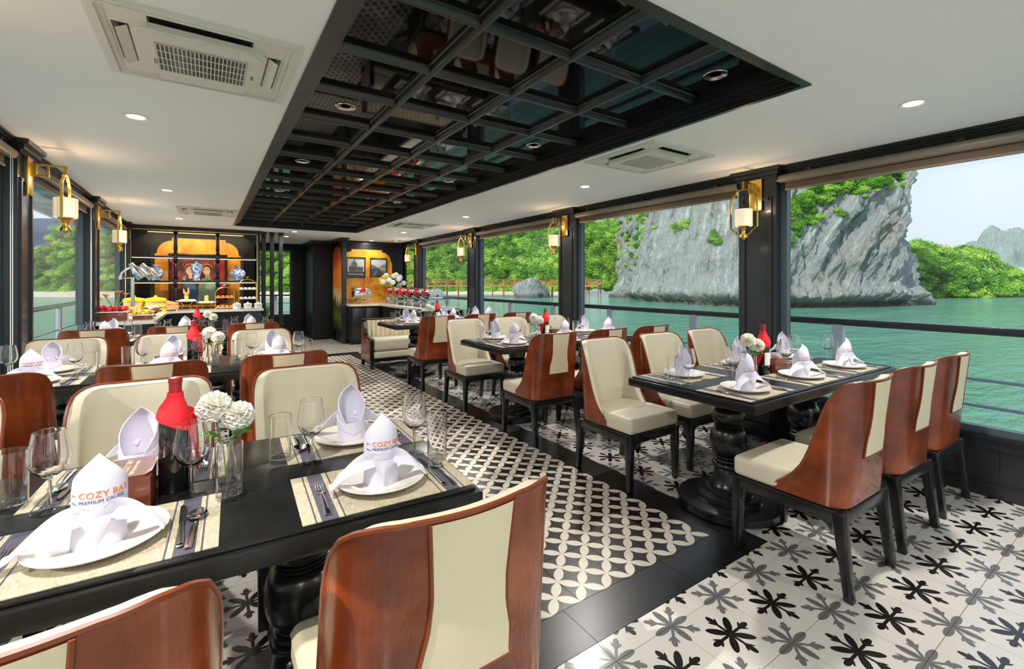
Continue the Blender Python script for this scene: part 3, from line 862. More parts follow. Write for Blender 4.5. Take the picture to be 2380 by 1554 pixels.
# ------------------------------------------------------------------ tableware
def mat_placemat():
    m, t, b = newmat('woven_placemat', 0.75)
    tc = t.n('ShaderNodeTexCoord'); sp = t.n('ShaderNodeSeparateXYZ'); t.put(sp.inputs[0], tc.outputs['Object'])
    x = t.math('ABSOLUTE', sp.outputs[0])
    def band(a, b_): return t.math('MULTIPLY', t.math('GREATER_THAN', x, a), t.math('LESS_THAN', x, b_))
    dark = t.math('MAXIMUM', band(.142, .182), t.math('MAXIMUM', band(.126, .130), band(.192, .196)))
    n1 = t.noise(t.mapping(tc.outputs['Object'], (40, 700, 1)), 1.0, 2); n2 = t.noise(t.mapping(tc.outputs['Object'], (700, 40, 1)), 1.0, 2)
    wv = t.math('MULTIPLY', t.math('ADD', n1, n2), .5)
    base = t.ramp(wv, [(.35, srgb(132, 119, 97)), (.5, srgb(180, 168, 144)), (.65, srgb(206, 197, 177))])
    dk = t.ramp(wv, [(.35, srgb(48, 46, 60)), (.65, srgb(98, 94, 110))])
    t.put(b.inputs['Base Color'], t.mix(dark, base, dk))
    wx = t.n('ShaderNodeTexWave'); wx.bands_direction = 'X'; wx.inputs['Scale'].default_value = 180; t.put(wx.inputs['Vector'], tc.outputs['Object'])
    t.put(b.inputs['Normal'], t.bump(t.math('ADD', wv, wx.outputs['Fac']), .25, .001))
    return m
PMAT = mat_placemat()
TZ = .750
p_mat = tag(obj('placemat', MB().box(-.225, .225, -.15, .15, 0, .0018), PMAT, smooth=False), '', 'placemat')
def make_plate():
    t = thing('dinner_plate', '', 'plate')
    obj('plate_dish', MB().lathe([(.0005, .004), (.060, .004), (.078, .006), (.10, .013), (.118, .019), (.124, .0225), (.1255, .021), (.122, .017), (.10, .008), (.08, .0), (.0005, .0)], 48), PORC, t)
    return t
p_plate = tag(obj('dinner_plate', MB().lathe([(.0005, .005), (.060, .005), (.078, .007), (.10, .0135), (.118, .0195), (.124, .0225), (.1255, .021), (.122, .017), (.10, .008), (.08, .0), (.0005, .0)], 56), PORC), '', 'plate')

def wrap_text(me, R, zc, x_shift, tilt=0.0, y0=0.0, rz=None):
    """bend a flat text mesh (x right, y up) round a vertical cylinder whose front is -Y"""
    for v in me.vertices:
        x, y, z = v.co; x += x_shift
        zz = zc+y; rr = (R(zz) if callable(R) else R)+.0012+max(0, z)
        a = x/.0435; rr *= 1+.10*abs(a)/math.radians(150); lean = .022*max(0, (zz-.045)/.15)**1.5*.6-.002; v.co = ((rr+.0012)*math.sin(a), -(rr+.0012)*math.cos(a)+lean, zz)
    me.update(); return me
def hood_r(z): return smoothlerp([(.05, .040), (.08, .0435), (.12, .0435), (.15, .041), (.175, .034), (.20, .016)], z)
def make_napkin():
    t = thing('folded_napkin', '', 'napkin')
    c = MB()
    # cup at the bottom
    def cup(u, v):
        a = 2*PI*u; r = .046-.003*v+.0012*math.sin(3*a); return (r*math.sin(a)*1.02, -r*math.cos(a), .062*v+.004*v*math.cos(2*a))
    c.shell(cup, 40, 5, .0035)
    AM = math.radians(150)
    def hood(u, v):
        a = (2*u-1)*AM; q = abs(2*u-1)
        zt = .062+.134*(1-q**1.35)**.92; z = .045+(zt-.045)*v
        lean = .022*((z-.045)/.15)**1.5
        r = hood_r(z)*(1+.10*q) ; r = max(r, .010)
        return (r*math.sin(a), -r*math.cos(a)+lean*.6-.002, z)
    c.shell(hood, 36, 12, .003)
    # two drooping wings
    for s, ln, dr in ((-1, .125, .052), (1, .098, .042)):
        def wing(u, v, s=s, ln=ln, dr=dr):
            w = (2*v-1)
            cxx = s*(.018+ln*u); base = .074-.010*u-dr*u**1.6+.012*math.sin(PI*u)
            hw_ = (.018+.013*math.sin(PI*min(1, u*1.1)))*(1-u**3*.92)
            y = -.034-.012*u+.028*math.sin(PI*u)*.3
            return (cxx-s*w*hw_*.35, y-abs(w)*.010*(1-u)+.02*w*u, max(.020 if u < .9 else .021, base+w*hw_*(.95-.35*u)))
        c.shell(wing, 14, 8, .003)
    # crossing fold on the front
    def fold(u, v):
        w = 2*u-1; z = .012+.060*v; hw_ = .030*v
        return (w*hw_, -.0475-.008*(1-abs(w))*math.sin(PI*(.25+.75*v)), z)
    c.shell(fold, 8, 6, .002)
    # crossed wrap at the back
    for s in (-1, 1):
        def wrap_(u, v, s=s):
            a = math.radians(60)+u*math.radians(125); r = .0475+.001*(s > 0)
            z = .022+.045*(1-u)+.024*v
            return (s*r*math.sin(a), -r*math.cos(a), z)
        c.shell(wrap_, 12, 3, .0025)
    obj('cloth', c, NAPK, t, angle=60)
    me = wrap_text(textmesh('COZY BAY', .0180, ORANGE), hood_r, .112, -.030, y0=.0035); o = bpy.data.objects.new('orange_lettering', me); link(o, t)
    me = wrap_text(textmesh('PREMIUM CRUISE', .0100, NAVY, spacing=1.02), hood_r, .1005, -.030, y0=.0025); o = bpy.data.objects.new('navy_lettering', me); link(o, t)
    lg = MB()
    def arc(x0, z0, r, a0, a1, w):
        n = 8
        pts = []
        for q in range(n+1):
            a = a0+(a1-a0)*q/n; ww = w*math.sin(PI*(q+.3)/(n+.6))
            pts.append(((x0+(r-ww)*math.cos(a), z0+(r-ww)*math.sin(a)), (x0+(r+ww)*math.cos(a), z0+(r+ww)*math.sin(a))))
        for (a, b), (c_, d) in zip(pts, pts[1:]): lg.add([(a[0], a[1], 0), (b[0], b[1], 0), (d[0], d[1], 0), (c_[0], c_[1], 0)], [(0, 1, 2, 3)])
    arc(-.0235, .004, .0085, math.radians(25), math.radians(165), .0013)
    lg.cur = 1
    for i in range(3): arc(-.0265+.004*i, -.0045-.0012*i+.007, .006, math.radians(215), math.radians(325), .0009)
    me = lg.mesh('logo', [ORANGE, TEAL]); wrap_text(me, hood_r, .106, -.0195, y0=.003)
    o = bpy.data.objects.new('wave_emblem', me); link(o, t)
    return t
p_napkin = make_napkin()

# cutlery: handle at -Y, business end at +Y, lying on z=0
def handle(mb, L, w0=.0075, w1=.0045):
    n = 10
    def top(u, v):
        y = -L+u*L; w = w1+(w0-w1)*(1-u)**1.2; z = .0035+.004*math.sin(PI*u)*.5+.0012*math.cos((v-.5)*PI)
        return ((2*v-1)*w, y, z)
    mb.shell(top, n, 4, .0018)
def make_fork():
    t = thing('dinner_fork', '', 'fork'); m = MB(); handle(m, .125)
    def head(u, v):
        y = u*.028; w = .0045+.0075*min(1, u*1.6)**.7; return ((2*v-1)*w, y, .004+.006*math.sin(PI*u*.5)*(-.4)+.0015*(2*v-1)**2)
    m.shell(head, 5, 4, .0018)
    for q in (-1.5, -.5, .5, 1.5):
        pth = [(q*.0062, .028, .0018), (q*.0062, .045, .0022), (q*.006, .062, .0055), (q*.006, .074, .010)]
        m.tube(pth, [.0017, .0016, .0014, .0006], 6)
    me = m.mesh('dinner_fork', STEEL, True, 60); bpy.data.objects.remove(t)
    o = bpy.data.objects.new('dinner_fork', me); link(o); return tag(o, '', 'fork')
def make_spoon():
    m = MB(); handle(m, .13)
    def bowl(u, v):
        a = (2*v-1); y = u*.062; w = .021*math.sin(PI*(.08+.92*u))**.75*(1-.15*u)+.003*(1-u)
        z = .010-.010*(1-a*a)*math.sin(PI*min(1, u*1.02))+.001
        return (a*w, y, max(.001, z*.9))
    m.shell(bowl, 12, 8, .0014)
    me = m.mesh('soup_spoon', STEEL, True, 70); o = bpy.data.objects.new('soup_spoon', me); link(o); return tag(o, '', 'spoon')
def make_knife():
    m = MB()
    def hd(u, v):
        a = 2*PI*v; w = .0075-.002*u; return (w*math.cos(a), -.11+.11*u, .0045+.0038*math.sin(a))
    m.grid(hd, 6, 10); 
    bl = [(-.006, 0), (.006, 0), (.0085, .03), (.0085, .075), (.005, .098), (-.001, .108), (-.0055, .098), (-.006, .06)]
    m.prism(bl, .0035, .0055)
    m.lathe([(.0005, -.003), (.0075, -.001), (.0078, .001), (.0005, .002)], 12, 0, -.11, .0045)
    me = m.mesh('table_knife', STEEL, True, 50); o = bpy.data.objects.new('table_knife', me); link(o); return tag(o, '', 'knife')
p_fork = make_fork(); p_spoon = make_spoon(); p_knife = make_knife()

def thin_glass():
    m = bpy.data.materials.new('thin_glass_foot'); m.use_nodes = True
    nt = m.node_tree; nt.nodes.clear(); t = NT(m)
    o = t.n('ShaderNodeOutputMaterial'); tr = t.n('ShaderNodeBsdfTransparent'); gl = t.n('ShaderNodeBsdfGlossy'); mx = t.n('ShaderNodeMixShader'); lw = t.n('ShaderNodeLayerWeight')
    tr.inputs[0].default_value = (0.94, 0.955, 0.95, 1); gl.inputs['Roughness'].default_value = 0.02
    f = t.math('MULTIPLY_ADD', t.math('POWER', lw.outputs['Facing'], 3.0), 0.7, 0.05)
    nt.links.new(f, mx.inputs[0]); nt.links.new(tr.outputs[0], mx.inputs[1]); nt.links.new(gl.outputs[0], mx.inputs[2]); nt.links.new(mx.outputs[0], o.inputs[0])
    return m
THING = thin_glass()
def dense(prof, eps=.0012):
    out = [prof[0]]
    for (a, b), (c_, d) in zip(prof, prof[1:]):
        L = math.hypot(c_-a, d-b)
        ts = [1.0] if L < 4*eps else [eps/L]+[k_/max(1, int(L/.012)) for k_ in range(1, int(L/.012))]+[1-eps/L, 1.0]
        for t_ in ts: out.append((a+(c_-a)*t_, b+(d-b)*t_))
    return out
def catmull(prof, i0, i1, n=3):
    """smooth the stretch i0..i1 of a profile"""
    out = list(prof[:i0+1])
    for i in range(i0, i1):
        p0, p1, p2, p3 = prof[max(i0, i-1)], prof[i], prof[i+1], prof[min(i1, i+2)]
        for k_ in range(1, n+1):
            f = k_/n
            out.append(tuple(.5*((2*p1[c_])+(p2[c_]-p0[c_])*f+(2*p0[c_]-5*p1[c_]+4*p2[c_]-p3[c_])*f*f+(3*p1[c_]-p0[c_]-3*p2[c_]+p3[c_])*f**3) for c_ in (0, 1)))
    return out+list(prof[i1+1:])
def lathe_glass(prof, name, cat, sm=None, zcut=.0185):
    if sm:
        for a, b in sorted(sm, reverse=True): prof = catmull(prof, a, b)
    prof = dense(prof) if not sm else [prof[0]]+[q for q in dense(prof)[1:]]
    mb = MB().lathe(prof, 40)
    mb.mi = [1 if max(mb.v[i][2] for i in f) < zcut else 0 for f in mb.f]
    o = obj(name, mb, [GLASS, THING], angle=32); return tag(o, '', cat)
p_wine = lathe_glass([(.0005, 0.0), (.034, 0.0), (.036, .0015), (.034, .003), (.015, .006), (.006, .012), (.0042, .03), (.0042, .07), (.006, .082), (.014, .088), (.026, .097), (.037, .113), (.0415, .132), (.0405, .152), (.036, .178), (.032, .203),
                      (.0312, .2036), (.0305, .203), (.0345, .178), (.039, .152), (.040, .132), (.0355, .114), (.0245, .0995), (.012, .0925), (.0005, .091)], 'wine_glass', 'wine glass', [(3, 15), (17, 23)])
p_tumb = lathe_glass([(.0005, 0), (.029, 0), (.031, .002), (.0335, .15), (.0333, .1508), (.0318, .150), (.0300, .018), (.027, .014), (.0005, .013)], 'water_tumbler', 'tumbler')
p_tulip = lathe_glass([(.0005, 0), (.034, 0), (.035, .003), (.030, .008), (.014, .016), (.010, .028), (.018, .036), (.036, .052), (.045, .075), (.044, .098), (.034, .125), (.0295, .145), (.034, .168), (.041, .182),
                       (.0402, .183), (.0325, .169), (.0280, .146), (.0325, .125), (.0425, .098), (.0435, .075), (.034, .053), (.016, .038), (.0005, .035)], 'tulip_goblet', 'goblet', [(2, 13), (14, 21)], .026)

def setting(row, tb, i, side, T, x, napk_rot=0.0):
    """x along the table, side -1 = diner faces the buffet, +1 = back to it; T = table transform"""
    tx, ty, trz = T
    rot = 0 if side < 0 else PI
    cy = -.212 if side < 0 else .212
    M = Matrix.Translation((tx, ty, 0)) @ Matrix.Rotation(trz, 4, 'Z') @ Matrix.Translation((x, cy, 0)) @ Matrix.Rotation(rot, 4, 'Z')
    seat = SEATN[i]+' seat, '+('facing buffet' if side < 0 else 'back to buffet')
    where = '%s, %s %s' % (seat, ROW[row], TBL[tb])
    rz0 = trz+rot
    def put(p, lx_, ly_, lz, rz, lab, grp):
        q = M @ Vector((lx_, ly_, lz)); place(p, (q.x, q.y, q.z), rz0+rz, lab+where, grp)
    R = random.uniform
    put(p_mat, 0, 0, TZ, R(-.02, .02), 'striped woven placemat at ', 'woven placemats')
    put(p_plate, 0, .0, TZ+.0018, 0, 'round white plate at ', 'white dinner plates')
    put(p_napkin, 0, .0, TZ+.0068, napk_rot+R(-.25, .25), 'folded white napkin at ', 'folded white napkins')
    put(p_fork, -.162, -.005, TZ+.0018, R(-.06, .06), 'steel fork at ', 'steel forks')
    put(p_knife, .148, .0, TZ+.0018, R(-.06, .06), 'steel knife at ', 'steel knives')
    put(p_spoon, .176, .0, TZ+.0018, R(-.06, .06), 'steel spoon at ', 'steel spoons')
    g = p_tulip if tb == 'C' else p_wine
    wx = .185 if (side > 0 and row == 'R') else .155
    put(g, wx, .165, TZ+.0, 0, ('flared clear goblet at ' if tb == 'C' else 'clear wine glass at '), 'flared goblets' if tb == 'C' else 'wine glasses')
    tx_ = min(.242, .855-x) if side < 0 else min(.242, .855+x)
    if tx_ < .215: ty_ = .085
    else: ty_ = .105
    if wx > tx_-.075: tx_ = max(tx_, wx+.05)
    put(p_tumb, tx_, ty_, TZ+.0, 0, 'clear straight tumbler at ', 'water tumblers')
for (row, tb), T in TAB.items():
    for i, sx in enumerate(SEATX[row]):
        xl = sx-T[0]
        if row == 'L' and tb == 'A': xs = (xl+.035, xl+.04)
        elif row == 'R': xs = (xl-.035, xl+.02)
        else: xs = (xl+.02, xl+.02)
        xs = tuple(max(-.66, min(.66, q)) for q in xs)
        setting(row, tb, i, -1, T, xs[0], -0.15 if row == 'R' else -0.05); setting(row, tb, i, 1, T, xs[1], random.uniform(-.3, .3))

# ------------------------------------------------------------------ bottles, flowers, tissue boxes
BOTG = glassmat('dark_bottle_glass', (0.02, 0.03, 0.02, 1)); 
BOTD = mat('dark_wine_bottle', (0.008, 0.007, 0.009, 1), 0.06, coat=1.0)
BOTN = mat('green_bottle_neck', srgb(70, 110, 30), 0.15, coat=0.6)
LABELW = mat('cream_bottle_label', srgb(230, 224, 214), 0.6)
def make_bottle(neck):
    t = thing('wine_bottle', '', 'bottle')
    obj('glass_body', MB().lathe([(.0005, .0), (.036, 0), (.039, .004), (.039, .19), (.037, .205), (.030, .225), (.020, .243), (.0155, .255), (.0145, .27), (.0145, .30), (.0005, .301)], 32), BOTD, t)
    obj('neck_foil', MB().lathe([(.0152, .262), (.0155, .298), (.0168, .299), (.0168, .312), (.015, .313), (.0005, .313)], 24), neck, t)
    obj('paper_label', MB().grid(lambda u, v: (-.0394*math.sin((u-.5)*2.2), .0394*math.cos((u-.5)*2.2), .06+.08*v), 12, 1, flip=False), LABELW, t)
    # red napkin: cone wrap plus hanging tail
    CP = [(0, .0175), (.18, .019), (.40, .0275), (.62, .0375), (.82, .0420), (1, .0440)]
    def wrap_(u, v):
        a = 2*PI*u-PI; zt = .272; zb = .185-.022*math.cos(a-1.2); z = zb+(zt-zb)*v
        r = smoothlerp(CP, 1-v)+.0012*math.sin(5*a)*(1-v); return (r*math.sin(a), -r*math.cos(a), z)
    cl_ = MB(); cl_.shell(wrap_, 40, 12, .0022)
    def tail(u, v):
        w = 2*v-1; z = .215-.165*u; hw_ = .040*(1-u)**.9+.004
        a = 1.25+w*hw_/.045; r = .0455+.010*math.sin(u*2.2)
        return (r*math.sin(a), -r*math.cos(a), z+.006*w)
    cl_.shell(tail, 12, 6, .0022)
    obj('red_cloth', cl_, RED, t, angle=60)
    me = textmesh('COZY BAY', .009, WHITEP)
    for v in me.vertices:
        x, y, z = v.co; x -= .022; zz = .205+y; a = x/.043; r = smoothlerp(CP, 1-(zz-.177)/(.272-.177))+.0035+z; v.co = (-r*math.sin(a), r*math.cos(a), zz)
    o = bpy.data.objects.new('white_lettering', me); link(o, t)
    return t
NECKR = mat('red_neck_foil', srgb(150, 20, 30), 0.3, coat=0.4)
p_bot = make_bottle(NECKR); p_botg = make_bottle(BOTN)

FLW = mat('white_petals', srgb(246, 244, 234), 0.8, sub=0.1)
LEAFG = mat('fresh_green_leaf', srgb(84, 140, 52), 0.55, noise_amt=.2)
STEM = mat('flower_stem', srgb(120, 150, 70), 0.6)
WATER = glassmat('vase_water')
def blossom(mb, c, R, n, seed, open_=1.0):
    rng = random.Random(seed)
    for i in range(n):
        # golden-spiral petals on a ball
        zf = 1-1.75*(i+.5)/n; th = i*2.39996; rr = math.sqrt(max(0, 1-zf*zf))
        d = Vector((rr*math.cos(th), rr*math.sin(th), zf)); d.normalize()
        a = d.cross(Vector((.2, .1, 1))).normalized(); b = a.cross(d).normalized()
        ps = R*(.30+.10*rng.random()); base = Vector(c)+d*R*.45; tip = Vector(c)+d*R*(.95+.12*rng.random()); tw = rng.uniform(-.7, .7)
        a2 = a*math.cos(tw)+b*math.sin(tw); b2 = b*math.cos(tw)-a*math.sin(tw)
        k_ = len(mb.v); m1 = (base+tip)/2
        vs = [base, m1+a2*ps*.8+b2*ps*.2, tip+a2*ps*.55-b2*ps*.15, tip+d*R*.06+b2*ps*.25, tip-a2*ps*.55-b2*ps*.15, m1-a2*ps*.8+b2*ps*.2]
        mb.add(vs, [(0, 1, 2), (0, 2, 3), (0, 3, 4), (0, 4, 5)])
def make_vase():
    t = thing('flower_vase', '', 'flower vase')
    obj('vase_glass', MB().lathe([(.0005, 0), (.026, 0), (.030, .003), (.034, .03), (.032, .06), (.022, .085), (.019, .10), (.024, .12), (.0232, .1205), (.0175, .10), (.0205, .085), (.030, .06), (.032, .03), (.027, .006), (.0005, .005)], 32), GLASS, t)
    heads = [((-.025, .012, .215), .045), ((.030, -.010, .185), .042)]
    st = MB()
    for (c, r) in heads: st.tube([(0, 0, .012), (c[0]*.3, c[1]*.3, .10), (c[0]*.9, c[1]*.9, c[2]-r*.7)], .0028, 6)
    obj('stem', st, STEM, t)
    for i, (c, r) in enumerate(heads):
        b = MB(); blossom(b, c, r, 110, i+3); obj('blossom', b, FLW, t, smooth=False)
    for (x, y, z, a, s_) in ((.02, -.02, .125, -.3, 1), (.045, .0, .13, .6, 1.1), (-.03, .01, .13, 2.6, 1)):
        lf = MB()
        def leaf(u, v, a=a, s_=s_):
            w = (2*v-1)*.020*s_*math.sin(PI*u)**.8; L = .062*s_*u
            dx, dy = math.cos(a), math.sin(a)
            return (x*.4+dx*L-dy*w, y*.4+dy*L+dx*w, z+.028*math.sin(PI*u*.7)-.012*u-abs(w)*.3)
        lf.shell(leaf, 8, 4, .0008); obj('leaf', lf, LEAFG, t)
    return t
p_vase = make_vase()
def make_tissue():
    t = thing('tissue_box', '', 'tissue box')
    b = MB(); hx, hy, h = .075, .075, .085
    b.box(-hx, hx, -hy, -hy+.01, 0, h, .002).box(-hx, hx, hy-.01, hy, 0, h, .002).box(-hx, -hx+.01, -hy+.01, hy-.01, 0, h, .002).box(hx-.01, hx, -hy+.01, hy-.01, 0, h, .002)
    obj('box_body', b, WALNUT, t)
    lid = MB()   # lid with oval slot, offset to -x
    n = 28; k_ = len(lid.v); cx = -.030
    ov = [(cx+.017*math.cos(2*PI*i/n), .047*math.sin(2*PI*i/n)) for i in range(n)]
    def sq(i):
        a = 2*PI*i/n; dx, dy = math.cos(a), math.sin(a); s_ = min(((hx-cx) if dx > 0 else (hx+cx))/max(1e-6, abs(dx)), hy/max(1e-6, abs(dy)))
        return (cx+dx*s_, dy*s_)
    for z in (h-.001, h+.007):
        for i in range(n): lid.v.append((*ov[i], z))
        for i in range(n): lid.v.append((*sq(i), z))
    for i in range(n):
        j = (i+1) % n
        lid.f += [(n+i, i, j, n+j)[::1], (2*n+i, 3*n+i, 3*n+j, 2*n+j), (i, 2*n+i, 2*n+j, j), (n+j, 3*n+j, 3*n+i, n+i)]; lid.mi += [0]*4
    obj('lid', lid, WALNUT, t, smooth=False)
    tis = MB()
    def ts(u, v):
        a = 2*PI*u; r = .014*(1-.5*v)+.006*math.sin(3*a+v*3)*v; return (cx+r*math.cos(a)*1.0, 2.4*r*math.sin(a), h-.02+.05*v+.012*math.sin(2*a)*v)
    tis.grid(ts, 24, 8); obj('tissue', tis, FLW, t)
    CRM = mat('cream_print', srgb(226, 200, 160), 0.5)
    me = textmesh('COZY BAY', .020, CRM); o = bpy.data.objects.new('box_lettering', me); link(o, t); o.location = (.022, -.036, h+.0072); o.rotation_euler = (0, 0, PI/2)
    me = textmesh('PREMIUM CRUISE', .0105, CRM); o = bpy.data.objects.new('box_small_lettering', me); link(o, t); o.location = (.038, -.036, h+.0072); o.rotation_euler = (0, 0, PI/2)
    em = MB()
    for r, cy_, a0, a1 in ((.014, -.055, .3, 2.9), (.012, -.052, 3.5, 6.0), (.009, -.055, 3.4, 5.9), (.006, -.056, 3.4, 5.9)):
        em.tube([(.026+r*math.sin(a0+(a1-a0)*q/10)*-1, cy_+r*math.cos(a0+(a1-a0)*q/10), h+.0074) for q in range(11)], .0011, 5)
    obj('box_emblem', em, CRM, t)
    return t
p_tissue = make_tissue()
def deco(row, tb, b, v, tis, green=False, tr=0.0, br=0.0):
    w = '%s %s' % (ROW[row], TBL[tb]); T = TAB[(row, tb)]
    M = Matrix.Translation((T[0], T[1], TZ)) @ Matrix.Rotation(T[2], 4, 'Z')
    def at_(q): r = M @ Vector((q[0], q[1], 0)); return (r.x, r.y, r.z)
    place(p_botg if green else p_bot, at_(b), br+T[2], 'wine bottle wrapped in red napkin on '+w, 'wine bottles in red napkins')
    place(p_vase, at_(v), random.uniform(-.3, .3), 'glass vase with two white flowers on '+w, 'white flower vases')
    if tis: place(p_tissue, at_(tis), tr+T[2], 'dark wooden tissue box on '+w, 'wooden tissue boxes')
deco('L', 'A', (.150, .040), (.270, .030), (.035, .003), br=.25)
deco('L', 'B', (.150, .035), (.265, .025), (.015, .003), br=-.2)
deco('L', 'C', (.15, .04), (.27, .03), None, br=.5)
deco('R', 'A', (-.135, -.030), (-.240, -.020), (-.003, -.003), br=3.4)
deco('R', 'B', (-.135, -.030), (-.240, -.020), (-.003, -.003), green=True, br=3.6)
deco('R', 'C', (-.135, -.030), (-.240, -.020), None, green=True, br=3.2)
# ------------------------------------------------------------------ far end: buffet shelf, passage, alcove
MARB = mat('pale_marble_top', srgb(214, 206, 194), 0.2, coat=0.3, noise_amt=0.15, noise_scale=4)
GOLDT = mat('gold_trim', (0.80, 0.60, 0.25, 1), 0.3, metal=0.9)
LED = mat('warm_led_strip', (1, .85, .6, 1), 0.5, emit=(1.0, 0.66, 0.28, 1), emit_s=1.1)
BLUEW = newmat('blue_white_china', 0.12, coat=0.6)
_m, _t, _b = BLUEW; _tc = _t.n('ShaderNodeTexCoord')
_n = _t.noise(_tc.outputs['Object'], 16, 4, .6)
_t.put(_b.inputs['Base Color'], _t.ramp(_n, [(.44, srgb(226, 232, 240)), (.49, srgb(120, 150, 205)), (.56, srgb(38, 70, 150)), (.60, srgb(215, 225, 240))])); BLUEW = _m
def mural_mat():
    m, t, b = newmat('amber_lacquer_mural', 0.45)
    tc = t.n('ShaderNodeTexCoord'); P = tc.outputs['Object']
    n = t.noise(P, 3.5, 6, .65); w = t.noise(t.mapping(P, (9, 9, 2.5)), 1.0, 5, .7)
    c = t.ramp(n, [(.30, srgb(170, 96, 10)), (.5, srgb(224, 150, 28)), (.68, srgb(240, 178, 60))])
    sp = t.n('ShaderNodeSeparateXYZ'); t.put(sp.inputs[0], P)
    low = t.ramp(sp.outputs[2], [(.35, (1, 1, 1, 1)), (.75, (0, 0, 0, 1))])       # painted branches near the bottom
    br = t.ramp(w, [(.50, (0, 0, 0, 1)), (.52, (1, 1, 1, 1)), (.545, (1, 1, 1, 1)), (.565, (0, 0, 0, 1))])
    c = t.mix(t.math('MULTIPLY', t.math('MULTIPLY', br, low), .85), c, srgb(46, 36, 14))
    t.put(b.inputs['Base Color'], c); return m
MURAL = mural_mat()
def abstract_mat():
    m, t, b = newmat('abstract_panel_painting', 0.4)
    tc = t.n('ShaderNodeTexCoord'); P = tc.outputs['Object']; sp = t.n('ShaderNodeSeparateXYZ'); t.put(sp.inputs[0], P)
    w = t.noise(t.mapping(P, (8, 8, 1.6)), 1.0, 6, .7); z = t.math('ADD', sp.outputs[2], t.math('MULTIPLY', t.math('SUBTRACT', w, .5), 1.0))
    c = t.ramp(t.math('MULTIPLY', z, .5), [(.15, srgb(30, 32, 22)), (.30, srgb(84, 96, 30)), (.42, srgb(40, 50, 34)), (.52, srgb(206, 180, 120)), (.62, srgb(196, 112, 34)), (.80, srgb(206, 104, 20)), (.95, srgb(150, 60, 12))])
    t.put(b.inputs['Base Color'], c); return m
ABST = abstract_mat()

# walls at the far end
wf = struct('wall_far', MB().box(XL-.1, .86, 10.42, 10.52, 0, 2.5).box(2.46, XR+.1, 11.0, 11.1, 0, 2.5).box(XL-.1, 1.02, 12.75, 12.85, 0, 2.5).box(1.80, 2.1, 12.75, 12.85, 0, 2.5).box(1.02, 1.80, 12.75, 12.85, 2.15, 2.5).box(1.02, 1.80, 12.75, 12.85, 0, .48), BLACKW)
struct('wall_passage', MB().box(.80, .86, 10.1, 12.8, 0, 2.5), BLACKW)
dr = sempty('door_1')
obj('door_frame', MB().box(1.02, 1.07, 12.74, 12.80, .48, 2.15).box(1.75, 1.80, 12.74, 12.80, .48, 2.15).box(1.07, 1.75, 12.74, 12.80, 2.10, 2.15).box(1.07, 1.75, 12.74, 12.80, .48, .53), BLACK, dr, smooth=False)
obj('pane', MB().box(1.065, 1.755, 12.768, 12.772, .525, 2.105), PANE, dr, smooth=False)
obj('door_handle', MB().box(1.45, 1.60, 12.70, 12.72, .30, .318), STEEL, dr, smooth=False)
# boards on the alcove back wall
for k in range(22):
    x0 = 2.52+k*.07; obj('board', MB().box(x0+.002, x0+.068, 10.988, 11.0, .1, 2.22), BLACKW, wf, smooth=False)
obj('crown_moulding', MB().box(2.48, XR, 10.93, 11.0, 2.25, ZC).box(2.48, XR, 10.96, 11.0, 2.22, ZC), BLACKM, wf, smooth=False)

def arch_outline(x0, x1, z0, z1, sx=.22, sz=.24, st=.05):
    """flat-topped arch with quarter-round shoulders and small steps"""
    R = []
    n = 8
    for q in range(n+1):
        a = PI*q/2/n; R.append((x1-sx*(math.sin(a))*(1) - st*0, z1-st-sz+sz*math.sin(a)*1 if False else z1-st-sz*(1-math.sin(a))))
    pts = [(x0, z0), (x1, z0), (x1, z1-st-sz)]
    pts += [(x1-st*.6, z1-st-sz)]
    for q in range(n+1):
        a = PI/2*q/n; pts.append((x1-st*.6-sx*(1-math.cos(a)), z1-st-sz+sz*math.sin(a)))
    pts += [(x1-st*.6-sx, z1)]
    L = [(x0+x1-x, z) for x, z in reversed(pts[2:])]
    return pts+L
def plate_y(outline, y0, y1):
    mb = MB(); n = len(outline)
    mb.v = [(x, y0, z) for x, z in outline]+[(x, y1, z) for x, z in outline]
    mb.f = [tuple(range(n)), tuple(range(2*n-1, n-1, -1))]+[(i, i+n, (i+1) % n+n, (i+1) % n) for i in range(n)]; mb.mi = [0]*len(mb.f)
    return mb
mu = obj('mural_panel', plate_y(arch_outline(-.775, .555, .87, 2.14), 10.40, 10.42), MURAL, smooth=False, loc=(0, 0, 0)); tag(mu, 'amber arched mural panel behind the buffet shelves', 'mural')
mu2 = obj('mural_panel', plate_y(arch_outline(2.56, 3.775, .86, 2.105), 10.970, 10.988), MURAL, smooth=False); tag(mu2, 'amber arched mural panel behind chafing dish counter', 'mural')

# framed painting of two figures (own simple composition)
pa = thing('framed_painting', 'red and green figure painting behind the buffet shelves', 'painting', (-.12, 10.385, 1.40))
w_, h_ = .452, .46
fr = MB().box(-w_, w_, -.03, .012, h_-.045, h_, .004).box(-w_, w_, -.03, .012, -h_, -h_+.045, .004).box(-w_, -w_+.045, -.03, .012, -h_+.04, h_-.04, .004).box(w_-.045, w_, -.03, .012, -h_+.04, h_-.04, .004)
obj('frame', fr, BLACK, pa)
m, t_, b_ = newmat('painting_ground', 0.5); tc_ = t_.n('ShaderNodeTexCoord'); n_ = t_.noise(tc_.outputs['Object'], 9, 5, .7)
spx = t_.n('ShaderNodeSeparateXYZ'); t_.put(spx.inputs[0], tc_.outputs['Object'])
edge = t_.ramp(t_.math('ABSOLUTE', spx.outputs[0]), [(.30, (0, 0, 0, 1)), (.33, (1, 1, 1, 1))])
t_.put(b_.inputs['Base Color'], t_.mix(t_.math('MULTIPLY', edge, .8), t_.ramp(n_, [(.42, srgb(48, 52, 50)), (.54, srgb(96, 44, 36)), (.62, srgb(196, 52, 34)), (.72, srgb(216, 88, 50))]), srgb(176, 20, 32)))
